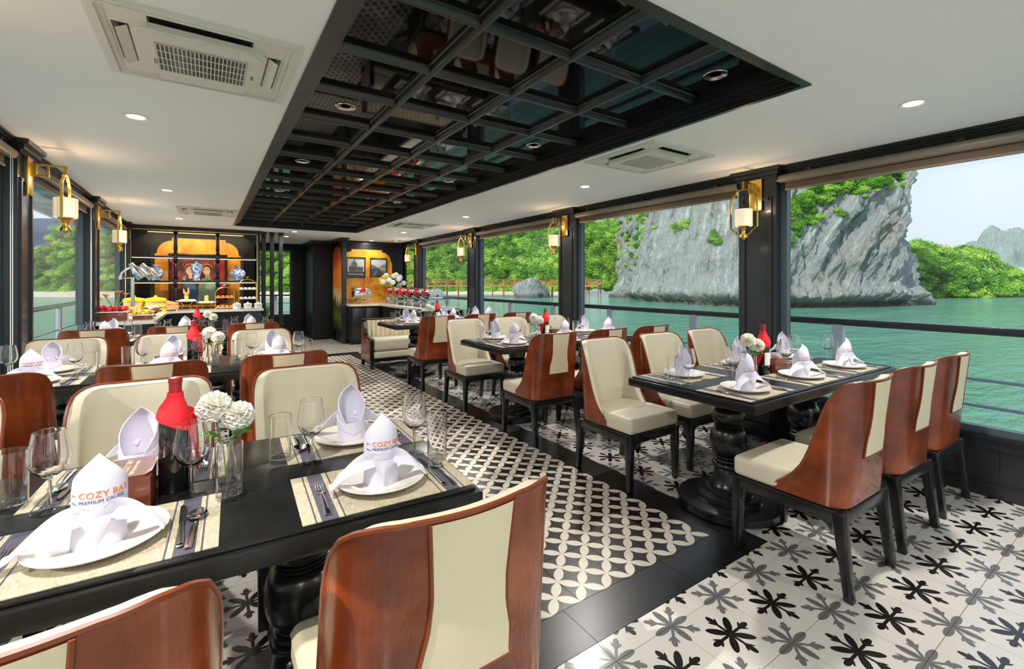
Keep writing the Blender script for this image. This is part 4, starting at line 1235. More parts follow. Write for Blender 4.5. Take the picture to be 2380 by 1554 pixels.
obj('canvas', MB().box(-w_+.04, w_-.04, -.008, 0, -h_+.04, h_-.04), m, pa, smooth=False)
def blobs(name, pts, m, y):
    obj(name, plate_y(pts, y, y+.0015), m, pa, smooth=False)
def oval(cx, cz, a, b, n=20): return [(cx+a*math.cos(2*PI*i/n), cz+b*math.sin(2*PI*i/n)) for i in range(n)]
SKIN = mat('painted_skin', srgb(226, 182, 150), .6); HAIR = mat('painted_dark_hair', srgb(40, 24, 20), .6); MINT = mat('painted_mint_dress', srgb(150, 184, 150), .6); TURB = mat('painted_coral_band', srgb(204, 112, 84), .6); BLUD = mat('painted_blue_dress', srgb(70, 110, 150), .6)
blobs('painted_figure', [(-.02, -.42), (.30, -.42), (.27, -.12), (.21, -.02), (.12, .02), (.05, .0), (.0, -.08)], MINT, -.0105)
blobs('painted_figure', [(-.26, -.42), (-.02, -.42), (-.03, -.15), (-.12, -.03), (-.20, -.06)], BLUD, -.0100)
for cx in (-.13, .13):
    blobs('painted_hair', oval(cx, .20, .085, .085), TURB, -.0115); blobs('painted_hair', oval(cx, .185, .072, .072), HAIR, -.0125)
    blobs('painted_face', oval(cx-.008, .145, .058, .085), SKIN, -.0140); blobs('painted_neck', [(cx-.03, .09), (cx-.025, .0), (cx+.035, .0), (cx+.03, .09)], SKIN, -.0138)

# shelf unit
sh = thing('display_shelf', 'black buffet display shelf with gold trim and turned posts', 'shelf', (0, 0, 0))
SX0, SX1, SY0, SY1 = -1.06, .80, 9.90, 10.12
obj('side_panel', MB().box(SX0-.06, SX0, SY0, 10.40, .87, ZC), BLACK, sh, smooth=False)
obj('side_panel', MB().box(SX1, SX1+.04, SY0, 10.40, .87, ZC), BLACK, sh, smooth=False)
obj('cornice', MB().box(SX0-.06, SX1+.06, SY0-.03, 10.40, 2.245, ZC).box(SX0-.06, SX1+.08, SY0-.05, SY0, 2.275, ZC), BLACKM, sh, smooth=False)
obj('gold_strip', MB().box(SX0+.02, SX1, SY0-.034, SY0-.028, 2.222, 2.234), GOLDT, sh, smooth=False)
obj('gold_strip', MB().box(SX0-.004, SX0+.010, SY0-.006, SY0, .88, 2.21), GOLDT, sh, smooth=False)
obj('gold_strip', MB().box(SX1-.010, SX1+.004, SY0-.006, SY0, .88, 2.21), GOLDT, sh, smooth=False)
for z in (1.755, 1.325):
    o = obj('shelf_board', MB().box(SX0, SX1, SY0, SY1, z, z+.035), BLACK, sh, smooth=False)
    for a, b in ((SX0+.02, -.48), (-.42, .135), (.20, SX1-.02)): obj('light_strip', MB().box(a, b, SY0-.002, SY0+.006, z-.009, z-.0005), LED, o, smooth=False)
for a, b in ((-.85, -.48), (-.42, .135), (.20, .60)): obj('light_strip', MB().box(a, b, SY0+.03, SY0+.036, 2.192, 2.202), LED, sh, smooth=False)
for x in (-.449, .169):
    pr_ = []
    for z0 in (.87, 1.36, 1.79):
        z1 = {.87: 1.325, 1.36: 1.755, 1.79: 2.245}[z0]; L = z1-z0
        pr_ += [(.024, z0), (.024, z0+.03), (.014, z0+.035), (.024, z0+.05), (.014, z0+.06), (.022, z0+.075), (.012, z0+.085), (.020, z0+.11), (.016, z0+L*.5), (.020, z1-.11), (.012, z1-.085), (.022, z1-.075), (.014, z1-.06), (.024, z1-.05), (.014, z1-.035), (.024, z1-.03), (.024, z1)]
    pr_ = [(r*1.6, z) for r, z in pr_]
    obj('turned_post', MB().lathe(pr_, 20, x, SY0+.03), BLACK, sh)
ld = bpy.data.lights.new('shelf_led', 'AREA'); ld.shape = 'RECTANGLE'; ld.size = 1.6; ld.size_y = .03; ld.energy = 5; ld.color = (1, .80, .52)
lo = bpy.data.objects.new('shelf_led', ld); link(lo, sh); lo.location = (-.13, SY0+.05, 2.18); lo.rotation_euler = (math.radians(38), 0, 0)
# scalloped valance corners
for s in (-1, 1):
    def mx(x): return x if s < 0 else SX0+SX1-x
    pts = [(SX0, 2.245), (SX0, 2.02), (SX0+.06, 2.04)]
    for q in range(7): a = PI/2*q/6; pts.append((SX0+.06+.09*math.sin(a)*.9, 2.04+.06*(1-math.cos(a))+.02))
    for q in range(7): a = PI/2*q/6; pts.append((SX0+.15+.08*math.sin(a), 2.12+.08*(1-math.cos(a))+.01))
    pts += [(SX0+.27, 2.245)]
    pts = [(mx(x), z) for x, z in pts]
    obj('valance', plate_y(pts, SY0+.005, SY0+.03), BLACK, sh, smooth=False)
# back framing around the mural
obj('back_frame', MB().box(-.83, -.785, 10.36, 10.42, .87, 1.9), FRAMEB, sh, smooth=False)
obj('back_frame', MB().box(.565, .60, 10.36, 10.42, .87, 1.9), FRAMEB, sh, smooth=False)

def vase(prof, loc, label):
    o = obj('china_vase', MB().lathe(prof, 36), BLUEW, angle=60, loc=loc); return tag(o, label, 'vase', 'blue and white china vases')
V1 = [(.0005, 0), (.07, 0), (.075, .008), (.10, .05), (.126, .11), (.128, .15), (.105, .195), (.06, .225), (.042, .235), (.042, .262), (.062, .275), (.06, .278), (.038, .262), (.036, .235), (.0005, .23)]
V2 = [(.0005, 0), (.058, 0), (.060, .01), (.050, .05), (.055, .10), (.085, .18), (.098, .235), (.088, .285), (.055, .312), (.028, .322), (.026, .34), (.045, .355), (.043, .357), (.022, .34), (.0005, .335)]
vase(V1, (-.74, 9.99, 1.36), 'round blue and white china vase on shelf behind the heat lamp')
vase(V2, (-.147, 9.99, 1.36), 'tall shouldered blue and white china vase in front of the painting')
vase(V1, (.485, 9.99, 1.36), 'round blue and white china vase above the gold tiered stand')
WAX = mat('ivory_wax', srgb(242, 226, 190), .6)
for x, q in ((-.33, 'left of'), (.045, 'right of')):
    t = thing('glass_candle', 'ivory candle in a glass beside %s' % ('the tall china vase, nearer the heat lamp' if x < 0 else 'the tall china vase, nearer the tiered stands'), 'candle', (x, 9.97, 1.36), 0, 'candles on the display shelf')
    obj('glass_holder', MB().lathe([(.0005, 0), (.034, 0), (.036, .003), (.036, .11), (.0345, .11), (.0345, .006), (.0005, .005)], 24), GLASS, t)
    obj('wax', MB().lathe([(.0005, .0065), (.031, .0065), (.031, .072), (.0005, .073)], 20), WAX, t); obj('wick', MB().tube([(0, 0, .073), (0, 0, .083)], .0015, 5), BLACK, t)

# counters on the buffet side
ct = thing('buffet_counter', 'black food counter with pale marble top on the bay side', 'counter', (0, 0, 0))
obj('cabinet_body', MB().box(XL+.06, -.55, 7.06, 9.86, .08, .83).box(-.55, .80, 9.26, 9.86, .08, .83).box(XL+.08, -.60, 7.10, 9.8, 0, .08).box(-.6, .76, 9.32, 9.8, 0, .08), BLACK, ct, smooth=False)
mt = MB()
out = [(XL+.05, 7.02), (-.60, 7.02), (-.53, 7.05), (-.51, 7.12), (-.51, 9.05), (-.45, 9.17), (-.36, 9.20), (.84, 9.20), (.84, 9.88), (XL+.05, 9.88)]
mt.prism(out, .83, .868)
obj('marble_top', mt, MARB, ct, smooth=False)
dk_ = MB().box(-.30, .50, 9.252, 9.26, .2, .75); obj('front_panel', dk_, BLACKM, ct, smooth=False)

# slat screen
ss = thing('slat_screen', 'three vertical black slats between buffet shelf and passage', 'screen', (0, 0, 0))
for x in (.913, 1.057, 1.21):
    o = obj('slat', MB().box(x-.034, x+.034, 9.96, 10.04, 0, ZC), BLACKW, ss, smooth=False)
    obj('slat_cap', MB().box(x-.05, x+.05, 9.945, 10.055, 2.27, ZC).box(x-.042, x+.042, 9.95, 10.05, 2.255, 2.27), BLACKM, o, smooth=False)

# cabinet block and partition with abstract painting
cb = thing('tall_cabinet', 'tall black panelled cabinet beside the end door', 'cabinet', (0, 0, 0))
obj('cabinet_body', MB().box(2.06, 2.50, 11.365, 12.74, 0, 2.24), BLACKW, cb, smooth=False)
for k in range(5): obj('board', MB().box(2.065+k*.071, 2.132+k*.071, 11.35, 11.36, .05, 2.22), BLACKW, cb, smooth=False)
obj('door', MB().box(2.045, 2.06, 11.42, 12.1, .12, 2.18).box(2.035, 2.045, 11.42, 11.50, .12, 2.18).box(2.035, 2.045, 12.02, 12.1, .12, 2.18).box(2.035, 2.045, 11.5, 12.02, 2.10, 2.18).box(2.035, 2.045, 11.5, 12.02, .12, .22), FRAMEB, cb, smooth=False)
obj('cornice', MB().box(2.03, 2.42, 11.33, 12.74, 2.24, 2.265).box(2.0, 2.455, 11.30, 12.74, 2.265, ZC), FRAMEB, cb, smooth=False)
pn = thing('painted_partition', 'black partition with an orange and green abstract painting', 'partition', (0, 0, 0))
obj('partition_wall', MB().box(2.46, 2.52, 10.36, 11.36, 0, 2.24), BLACKW, pn, smooth=False)
obj('end_post', MB().box(2.445, 2.535, 10.30, 10.37, 0, 2.24), FRAMEB, pn, smooth=False)
obj('capital', MB().box(2.43, 2.55, 10.28, 11.36, 2.235, 2.262).box(2.40, 2.58, 10.25, 11.36, 2.262, ZC), BLACKM, pn, smooth=False)
ap_ = [(y, z) for y, z in arch_outline(10.43, 11.22, .25, 2.13, .2, .12, .03)]
n = len(ap_); mb = MB(); mb.v = [(2.452, y, z) for y, z in ap_]+[(2.46, y, z) for y, z in ap_]; mb.f = [tuple(range(n)), tuple(range(2*n-1, n-1, -1))]+[(i, i+n, (i+1) % n+n, (i+1) % n) for i in range(n)]; mb.mi = [0]*len(mb.f)
obj('abstract_painting', mb, ABST, pn, smooth=False)

# alcove counter
ac = thing('chafing_counter', 'L-shaped black counter with marble top under the chafing dishes', 'counter', (0, 0, 0))
obj('cabinet_body', MB().box(2.54, 3.99, 10.02, 10.96, .08, .82).box(3.20, 3.99, 7.66, 10.02, .08, .82).box(2.56, 3.95, 10.08, 10.9, 0, .08).box(3.26, 3.95, 7.7, 10.08, 0, .08), BLACK, ac, smooth=False)
obj('marble_top', MB().prism([(2.53, 9.97), (3.15, 9.97), (3.15, 7.62), (4.0, 7.62), (4.0, 10.965), (2.53, 10.965)], .82, .858), MARB, ac, smooth=False)
for x0, x1 in ((2.58, 2.85), (2.87, 3.15)):
    d_ = obj('door', MB().box(x0, x1, 10.008, 10.02, .12, .78, .003), BLACKM, ac); obj('handle', MB().box(x0+.06, x1-.06, 9.992, 10.008, .30, .312), STEEL, d_, smooth=False)

# framed black-and-white photographs
GRY = [mat('print_grey_%d' % i, (v, v*.98, v*.96, 1), .5) for i, v in enumerate((.012, .045, .12, .28, .46))]
def photo(x0, x1, z0, z1, label, kind):
    t = thing('framed_photograph', label, 'picture', ((x0+x1)/2, 10.968, (z0+z1)/2), 0, 'framed black and white photographs')
    w, h = (x1-x0)/2, (z1-z0)/2
    obj('frame', MB().box(-w, w, -.03, 0, h-.022, h).box(-w, w, -.03, 0, -h, -h+.022).box(-w, -w+.022, -.03, 0, -h+.022, h-.022).box(w-.022, w, -.03, 0, -h+.022, h-.022), BLACK, t, smooth=False)
    W, H = w-.02, h-.02
    obj('print', MB().box(-W, W, -.012, -.006, -H, H), GRY[4], t, smooth=False)
    def sh_(pts, g, y=-.0135): obj('print_shape', plate_y([(px*W, pz*H) for px, pz in pts], y, y+.0012), GRY[g], t, smooth=False)
    if kind == 0:
        sh_([(-1, -1), (1, -1), (1, -.45), (-1, -.45)], 1, -.0135); sh_([(-1, -.62), (.9, -.7), (.95, -.8), (-1, -.75)], 3, -.015)
        sh_([(-.8, -.45), (-.8, .15), (-.55, .15), (-.55, .25), (.15, .25), (.15, .1), (.85, .05), (.85, -.45)], 2, -.0138)
        sh_([(-.55+.0, .25)]+[(-.2+.36*math.cos(a), .25+.42*math.sin(a)) for a in [PI*(1-q/12) for q in range(13)]]+[(.16, .25)], 2, -.0137); sh_([(-.26, .64), (-.14, .64), (-.14, .85), (-.2, .98), (-.26, .85)], 1, -.0139)
        for px in (-.65, -.35, -.05, .35, .65): sh_([(px-.07, -.3), (px+.07, -.3), (px+.07, .0), (px-.07, .0)], 0, -.0148)
    else:
        sh_([(-1, -1), (1, -1), (1, -.1), (-.2, .0), (-1, .1)], 1, -.0135); sh_([(-1, .35), (-.6, .25), (-.2, .05), (-.2, -.1), (-1, -.2)], 2, -.0138)
        sh_([(1, .45), (.5, .3), (.1, .1), (.0, -.05), (.4, -.3), (1, -.45)], 3, -.0139); sh_([(1, -.45), (.4, -.3), (.0, -.05), (.2, -.4), (1, -.9)], 2, -.0140)
        for px in (.45, .65, .85): sh_([(px-.05, .0), (px+.05, .0), (px+.05, .22), (px-.05, .18)], 0, -.0148)
        sh_([(-.9, -1), (-.2, -.15), (-.1, -.15), (-.3, -1)], 2, -.0146)
photo(2.69, 3.125, 1.44, 1.92, 'framed black and white photograph of a domed building', 0)
photo(3.235, 3.64, 1.46, 1.915, 'framed black and white photograph of a town street', 1)

# chafing dishes: front towards -Y at rotation 0
def make_chafer():
    t = thing('chafing_dish', '', 'chafing dish')
    for sx in (-1, 1):
        for sy in (-1, 1): obj('leg', MB().tube([(sx*.26, sy*.15, .16), (sx*.27, sy*.16, .10), (sx*.262, sy*.155, .04), (sx*.285, sy*.17, .0)], [.013, .011, .009, .012], 8), STEEL, t)
    obj('stand', MB().box(-.27, .27, -.165, -.15, .145, .16).box(-.27, .27, .15, .165, .145, .16).box(-.27, -.255, -.15, .15, .145, .16).box(.255, .27, -.15, .15, .145, .16).box(-.24, .24, -.12, .12, .045, .055), STEEL, t, smooth=False)
    for x in (-.12, .12): obj('fuel_burner', MB().lathe([(.0005, .055), (.04, .055), (.042, .10), (.0005, .10)], 16, x, 0), STEEL, t)
    obj('water_pan', MB().box(-.265, .265, -.165, .165, .16, .215, .012, 3), STEEL, t, angle=50)
    def lid(u, v):
        a = PI*v; x = (2*u-1)*.258; k_ = 1-.06*abs(2*u-1)**6; return (x, -.16*math.cos(a)*k_, .217+.145*math.sin(a)**.8*k_)
    l = MB(); l.grid(lid, 16, 18, flip=True)
    for s in (0, 1):
        ring_ = [lid(s, j/18) for j in range(19)]; l.add(ring_, [tuple(range(19)) if s else tuple(range(18, -1, -1))])
    o = obj('roll_lid', l, STEEL, t, angle=50)
    obj('handle', MB().tube([(-.07, -.135, .30), (-.07, -.175, .30), (.07, -.175, .30), (.07, -.135, .30)], .007, 8), STEEL, o)
    for s in (-1, 1): obj('lid_pivot', MB().lathe([(.0005, -.012), (.02, -.01), (.02, .01), (.0005, .012)], 14).xform(Matrix.Translation((s*.262, 0, .225)) @ Matrix.Rotation(PI/2, 4, 'Y')), BLACK, o)
    b = MB()
    rng_ = random.Random(4)
    for k_ in range(7):
        a = 2*PI*k_/7+.3
        def pet(u, v, a=a, k_=k_):
            w = (2*v-1)*.034*math.sin(PI*(.15+.85*u))**.6; L_ = .095*u*(1+.25*math.sin(k_*2.1))
            return (L_*math.cos(a)-w*math.sin(a)*.6, -.172-.016*math.sin(PI*u)-.012*math.cos(k_+v*4), .302+(L_*math.sin(a)*.62+w*math.cos(a)*.9))
        b.shell(pet, 7, 4, .003)
    b.tube([(-.03, -.182, .30), (.0, -.19, .305), (.03, -.182, .30)], [.016, .022, .016], 10)
    obj('red_cloth_bow', b, RED, t, angle=60)
    t.scale = (.72, 1, 1)
    return t
chf = make_chafer()
place(chf, (2.88, 10.45, .858), 0, 'steel chafing dish with red bow against the far wall, apart from the row', 'steel chafing dishes')
nm = ['next to the flower arrangement', 'second in the row from the flower arrangement', 'third in the row from the flower arrangement', 'fourth in the row from the flower arrangement', 'fifth in the row from the flower arrangement', 'at the end of the row, above the sofa bench']
for i in range(6): place(chf, (3.50, 10.02-.425*i, .858), -PI/2, 'steel chafing dish with red bow, '+nm[i], 'steel chafing dishes')

# flower arrangement
fa = thing('flower_arrangement', 'large arrangement of white tulips and green leaves on the counter', 'flowers', (3.62, 10.55, .858))
obj('bowl', MB().lathe([(.0005, 0), (.07, 0), (.075, .01), (.12, .12), (.13, .17), (.122, .17), (.11, .12), (.0005, .03)], 28), PORC, fa)
rng = random.Random(5)
YEL = mat('yellow_petals', srgb(240, 206, 60), .7)
for k in range(17):
    a = k*2.4; r = .07+.24*math.sqrt((k+.5)/17); z = .62-.9*(r-.1)+rng.uniform(-.05, .05)
    c = Vector((r*math.cos(a), r*math.sin(a)*.7, max(.30, z)))
    obj('stem', MB().tube([(0, 0, .12), (c.x*.35, c.y*.35, .28), tuple(c)], .005, 5), STEM, fa)
    b = MB()
    for q in range(6):
        th = q*PI/3
        def pt_(u, v, th=th):
            w = (2*v-1)*.042*math.sin(PI*(.12+.88*u))**.7; rr = .046*math.sin(PI*(.12+.70*u))
            return (c.x+rr*math.cos(th)-w*math.sin(th), c.y+rr*math.sin(th)+w*math.cos(th), c.z-.03+.12*u)
        b.grid(pt_, 5, 4)
    obj('tulip', b, YEL if k in (4, 9) else FLW, fa)
for k in range(22):
    a = k*2.4+.5; L = rng.uniform(.16, .30); lf = MB()
    def leaf(u, v, a=a, L=L):
        w = (2*v-1)*.038*math.sin(PI*u)**.8; r = L*u; return (r*math.cos(a)-w*math.sin(a), (r*math.sin(a)+w*math.cos(a))*.8, .14+.26*math.sin(u*1.9)-.03*u-abs(w)*.4)
    lf.grid(leaf, 8, 4); obj('leaf', lf, LEAFG, fa)

# ------------------------------------------------------------------ food display
CT = .868
def bumps(mb, fn, n, r, seed, sq=.7):
    rg = random.Random(seed)
    for i in range(n):
        x, y, z = fn(rg); rr = r*rg.uniform(.75, 1.2); s0 = len(mb.v)
        mb.lathe([(.0005, -rr*sq), (rr*.7, -rr*.5*sq), (rr, 0), (rr*.7, rr*.6*sq), (.0005, rr*sq)], 7, x, y, z)
hl_ = thing('heat_lamp', 'steel two-headed carving heat lamp on the food counter', 'heat lamp', (-.90, 8.70, CT))
obj('base', MB().lathe([(.0005, 0), (.10, 0), (.10, .015), (.03, .03), (.0005, .03)], 28), STEEL, hl_)
obj('pole', MB().tube([(0, 0, .02), (0, 0, .54)], .022, 14), STEEL, hl_)
obj('cross_arm', MB().tube([(.02, 0, .53), (-.14, 0, .53)], .011, 10).lathe([(.0005, -.03), (.022, -.028), (.022, .028), (.0005, .03)], 12, -.14, 0, .53), STEEL, hl_)
for k, (dx, dy) in enumerate(((.0, -.09), (.115, .06))):
    arm = [(-.14, dy*.3, .54), (-.125, dy*.5, .60), (-.06, dy*.8, .665), (-.0+dx*.8, dy, .70)]
    obj('arm', MB().tube(arm, .010, 8), STEEL, hl_)
    M = Matrix.Translation((dx+.01, dy, .70)) @ Matrix.Rotation(math.radians(-38), 4, 'Y')
    obj('lamp_head', MB().lathe([(.0005, .05), (.03, .048), (.034, .03), (.034, -.01), (.05, -.04), (.078, -.075), (.085, -.10), (.088, -.19), (.09, -.20), (.084, -.2), (.08, -.1), (.045, -.05), (.0005, -.03)], 24).xform(M), STEEL, hl_)
BAMB = mat('bamboo_weave', srgb(226, 190, 130), .6, noise_amt=.15, noise_scale=40); YELB = mat('yellow_band', srgb(240, 206, 30), .5)
for x, y, q in ((-.93, 9.12, 'beside the heat lamp pole'), (-.66, 9.02, 'beside the orange roll tray')):
    t = thing('lidded_basket', 'round bamboo basket with yellow lid and bands '+q, 'basket', (x, y, CT), 0, 'bamboo baskets with yellow lids')
    t.scale = (1.3, 1.3, 1.2)
    obj('basket_body', MB().lathe([(.0005, 0), (.098, 0), (.100, .15), (.0005, .15)], 32), BAMB, t)
    for z in (.0, .065): obj('yellow_band', MB().lathe([(.1002, z), (.103, z+.003), (.103, z+.027), (.1002, z+.03)], 32), YELB, t)
    obj('lid', MB().lathe([(.106, .14), (.107, .168), (.09, .18), (.03, .192), (.0005, .193)], 32), YELB, t); obj('knob', MB().lathe([(.0005, .192), (.016, .195), (.018, .21), (.0005, .218)], 14), YELB, t)
FRUITR = mat('red_jelly_fruit', srgb(206, 20, 26), .2, coat=.5, noise_amt=.3, noise_scale=30); FRUITY = mat('yellow_mango_cubes', srgb(236, 200, 60), .35, noise_amt=.2, noise_scale=30)
OFOOD = mat('orange_fried_rolls', srgb(232, 140, 60), .45, noise_amt=.25, noise_scale=25); GFOOD = mat('green_salad', srgb(110, 160, 60), .5, noise_amt=.3, noise_scale=30); WFOOD = mat('white_canape', srgb(240, 232, 214), .5, noise_amt=.12, noise_scale=30)
def riser(name, label, loc, w, d, h, food, n, r, sl=None, wood=WALNUT):
    t = thing(name, label, 'food platter', loc)
    obj('riser', MB().box(-w, w, -d, d, 0, h, .004), wood, t); obj('platter', MB().box(-w-.02, w+.02, -d-.015, d+.015, h, h+.012, .005), PORC, t)
    m_ = MB(); bumps(m_, lambda g: (g.uniform(-w, w)*.92, g.uniform(-d, d)*.85, h+.02+g.random()*r*1.6), n, r, len(label))
    o = obj('food', m_, food, t); o['kind'] = 'stuff'; return t
riser('fruit_platter', 'platter of red fruit on a dark riser by the counter corner', (-.94, 7.32, CT), .13, .11, .10, FRUITR, 60, .028)
riser('fruit_platter', 'platter of yellow fruit cubes on a low dark riser', (-.665, 7.40, CT), .095, .10, .05, FRUITY, 60, .022)
t = riser('fritter_platter', 'heap of golden fritters in front of the bamboo baskets', (-.88, 8.25, CT), .11, .12, .03, OFOOD, 46, .036, wood=PORC)
bw = thing('salad_bowl', 'glass bowl of red and white salad near the counter edge', 'bowl', (-.62, 7.95, CT))
obj('glass_bowl', MB().lathe([(.0005, 0), (.045, 0), (.05, .01), (.03, .02), (.07, .05), (.12, .085), (.117, .087), (.066, .056), (.0005, .028)], 28), GLASS, bw)
m_ = MB(); bumps(m_, lambda g: (lambda a, r: (r*math.cos(a), r*math.sin(a), .06+.03*g.random()))(g.uniform(0, 6.28), .09*math.sqrt(g.random())), 40, .02, 3); o = obj('red_salad', m_, FRUITR, bw); o['kind'] = 'stuff'
m_ = MB(); bumps(m_, lambda g: (lambda a, r: (r*math.cos(a), r*math.sin(a), .10+.03*g.random()))(g.uniform(0, 6.28), .075*math.sqrt(g.random())), 34, .02, 4); o = obj('white_salad', m_, WFOOD, bw); o['kind'] = 'stuff'
m_ = MB(); bumps(m_, lambda g: (.08*g.choice((-1, 1))+g.uniform(-.02, .02), g.uniform(-.03, .03), .10+.02*g.random()), 14, .02, 5); o = obj('salad_leaf', m_, GFOOD, bw); o['kind'] = 'stuff'
# roll tray
WOODL = mat('light_wood_tray', srgb(204, 160, 110), .5, noise_amt=.15, noise_scale=10)
rt = thing('roll_tray', 'sloping wooden tray of orange rolls beside the baskets', 'food tray', (-.52, 9.32, CT))
obj('tray', MB().box(-.14, .14, -.12, .12, .03, .045).box(-.14, .14, -.12, -.11, .045, .10).hexa([(-.14, .10, .04), (.14, .10, .04), (.14, .12, .04), (-.14, .12, .04)], [(-.14, .13, .20), (.14, .13, .12), (.14, .15, .12), (-.14, .15, .20)]), WOODL, rt, smooth=False)
for sx in (-1, 1):
    for sy in (-1, 1): obj('foot', MB().box(sx*.12-.012, sx*.12+.012, sy*.10-.012, sy*.10+.012, 0, .03), PORC, rt, smooth=False)
m_ = MB(); bumps(m_, lambda g: (g.uniform(-.12, .12), g.uniform(-.1, .1), .07+.05*g.random()), 60, .026, 6); o = obj('food', m_, OFOOD, rt); o['kind'] = 'stuff'
# orange lily arrangement
ly_ = thing('lily_vase', 'orange lilies above the red fruit platter', 'flowers', (-.97, 7.66, CT))
obj('vase', MB().lathe([(.0005, 0), (.035, 0), (.04, .01), (.045, .05), (.03, .10), (.035, .12), (.03, .12), (.025, .1), (.0005, .02)], 20), PORC, ly_)
ORL = mat('orange_lily_petals', srgb(222, 128, 48), .6)
for k in range(5):
    a = k*1.26; c = Vector((.11*math.cos(a), .11*math.sin(a), .29+.03*math.sin(k*2)))
    obj('stem', MB().tube([(0, 0, .06), (c.x*.4, c.y*.4, .18), tuple(c)], .0045, 5), STEM, ly_)
    b = MB()
    for q in range(6):
        th = q*PI/3+.2
        def pt_(u, v, th=th):
            w = (2*v-1)*.012*math.sin(PI*u)**.7; r = .062*u; return (c.x+r*math.cos(th)-w*math.sin(th), c.y+r*math.sin(th)+w*math.cos(th), c.z+.035*math.sin(u*2.2))
        b.grid(pt_, 6, 3)
    obj('lily', b, ORL, ly_)
# canape stands
for x, y, q, hh in ((-.28, 9.45, 'with a carved carrot swan', .14), (.0, 9.60, 'with a small white blossom', .10)):
    t = thing('canape_stand', 'round white canape stand %s' % q, 'cake stand', (x, y, CT))
    st = MB()
    for k in range(4):
        a = PI/4+k*PI/2; st.tube([(.11*math.cos(a), .11*math.sin(a), .003), (.045*math.cos(a), .045*math.sin(a), hh*.5), (.12*math.cos(a), .12*math.sin(a), hh)], .004, 6)
    obj('wire_stand', st, GOLD, t)
    obj('plate', MB().lathe([(.0005, hh), (.13, hh), (.155, hh+.012), (.155, hh+.018), (.13, hh+.008), (.0005, hh+.008)], 32), PORC, t)
    m_ = MB(); bumps(m_, lambda g: (lambda a, r: (r*math.cos(a), r*math.sin(a), hh+.025))(g.uniform(0, 6.28), .13*math.sqrt(g.random())), 46, .018, int(hh*100)); o = obj('canapes', m_, WFOOD, t); o['kind'] = 'stuff'
    obj('garnish_cup', MB().lathe([(.0005, hh+.02), (.026, hh+.02), (.030, hh+.09), (.0005, hh+.09)], 14), YELB, t)
    b = MB(); blossom(b, (.0, 0, hh+.11), .03, 26, 8); obj('blossom', b, FLW, t, smooth=False)
    if hh > .12: obj('carved_swan', MB().tube([(-.04, 0, hh+.22), (-.03, 0, hh+.15), (.0, 0, hh+.125), (.03, 0, hh+.15), (.028, 0, hh+.20), (.018, 0, hh+.235)], [.006, .02, .03, .02, .012, .006], 10), OFOOD, t)
# gold tiered stands with arched handles
for x, y, hh, tiers, q, fd in ((.27, 9.50, .38, (.02, .19), 'two-tier', OFOOD), (.62, 9.62, .52, (.16, .33), 'tall', WFOOD)):
    t = thing('tiered_stand', 'gold arched %s cake stand on buffet counter' % q, 'cake stand', (x, y, CT))
    t.scale = (1.22, 1.22, 1.0)
    w = .115; pth = [(-w, 0, .0), (-w, 0, hh-.12)]+[(-w*math.cos(PI*k/10), 0, hh-.12+.12*math.sin(PI*k/10)) for k in range(1, 10)]+[(w, 0, hh-.12), (w, 0, 0)]
    obj('arch_handle', MB().tube(pth, .007, 8), GOLD, t)
    obj('bird_finial', MB().tube([(0, 0, hh), (0, 0, hh+.03)], .004, 6).tube([(-.025, 0, hh+.03), (0, 0, hh+.038), (.03, 0, hh+.05)], [.004, .010, .003], 8), GOLD, t)
    for z in tiers:
        p_ = obj('tier_plate', MB().box(-w+.004, w-.004, -.07, .07, z, z+.012, .004), WOODL if fd is OFOOD else PORC, t)
        m_ = MB()
        for k in range(8): m_.lathe([(.0005, z+.012), (.018, z+.014), (.024, z+.026), (.016, z+.04), (.0005, z+.044)], 12, -.08+.0533*(k % 4), -.03+.06*(k//4))
        o = obj('pastries', m_, fd, p_); o['kind'] = 'stuff'
    obj('foot', MB().box(-w-.01, -w+.01, -.06, .06, 0, .012).box(w-.01, w+.01, -.06, .06, 0, .012), GOLD, t, smooth=False)
for x, y, q in ((.44, 9.30, 'beside the two-tier gold stand'), (.605, 9.30, 'in the middle of the three pots'), (.765, 9.30, 'at the counter end by the slats')):
    t = thing('lidded_pot', 'small white lidded porcelain pot '+q, 'pot', (x, y, CT), 0, 'white lidded pots')
    t.scale = (1.25, 1.25, 1.3)
    obj('pot_body', MB().lathe([(.0005, 0), (.04, 0), (.048, .01), (.052, .06), (.0005, .06)], 24), PORC, t); obj('lid', MB().lathe([(.055, .06), (.055, .066), (.03, .078), (.0005, .08)], 24), PORC, t); obj('knob', MB().lathe([(.0005, .079), (.010, .082), (.011, .092), (.0005, .096)], 12), PORC, t)
# potted plant beyond the slats
pp_ = thing('potted_palm', 'spiky green potted palm behind the slat screen', 'plant', (1.02, 10.9, 0))
obj('pot', MB().lathe([(.0005, 0), (.12, 0), (.15, .3), (.14, .3), (.0005, .26)], 20), BLACK, pp_)
for k in range(26):
    a = k*2.4; L = rng.uniform(.5, .8); lf = MB()
    def leaf(u, v, a=a, L=L):
        w = (2*v-1)*.018*math.sin(PI*(.1+.9*u))**.6; r = L*.38*u; return (r*math.cos(a)*.5-w*math.sin(a), r*math.sin(a)+w*math.cos(a), .3+L*1.35*u-.5*L*u*u)
    lf.grid(leaf, 8, 2); obj('frond', lf, LEAFG, pp_)
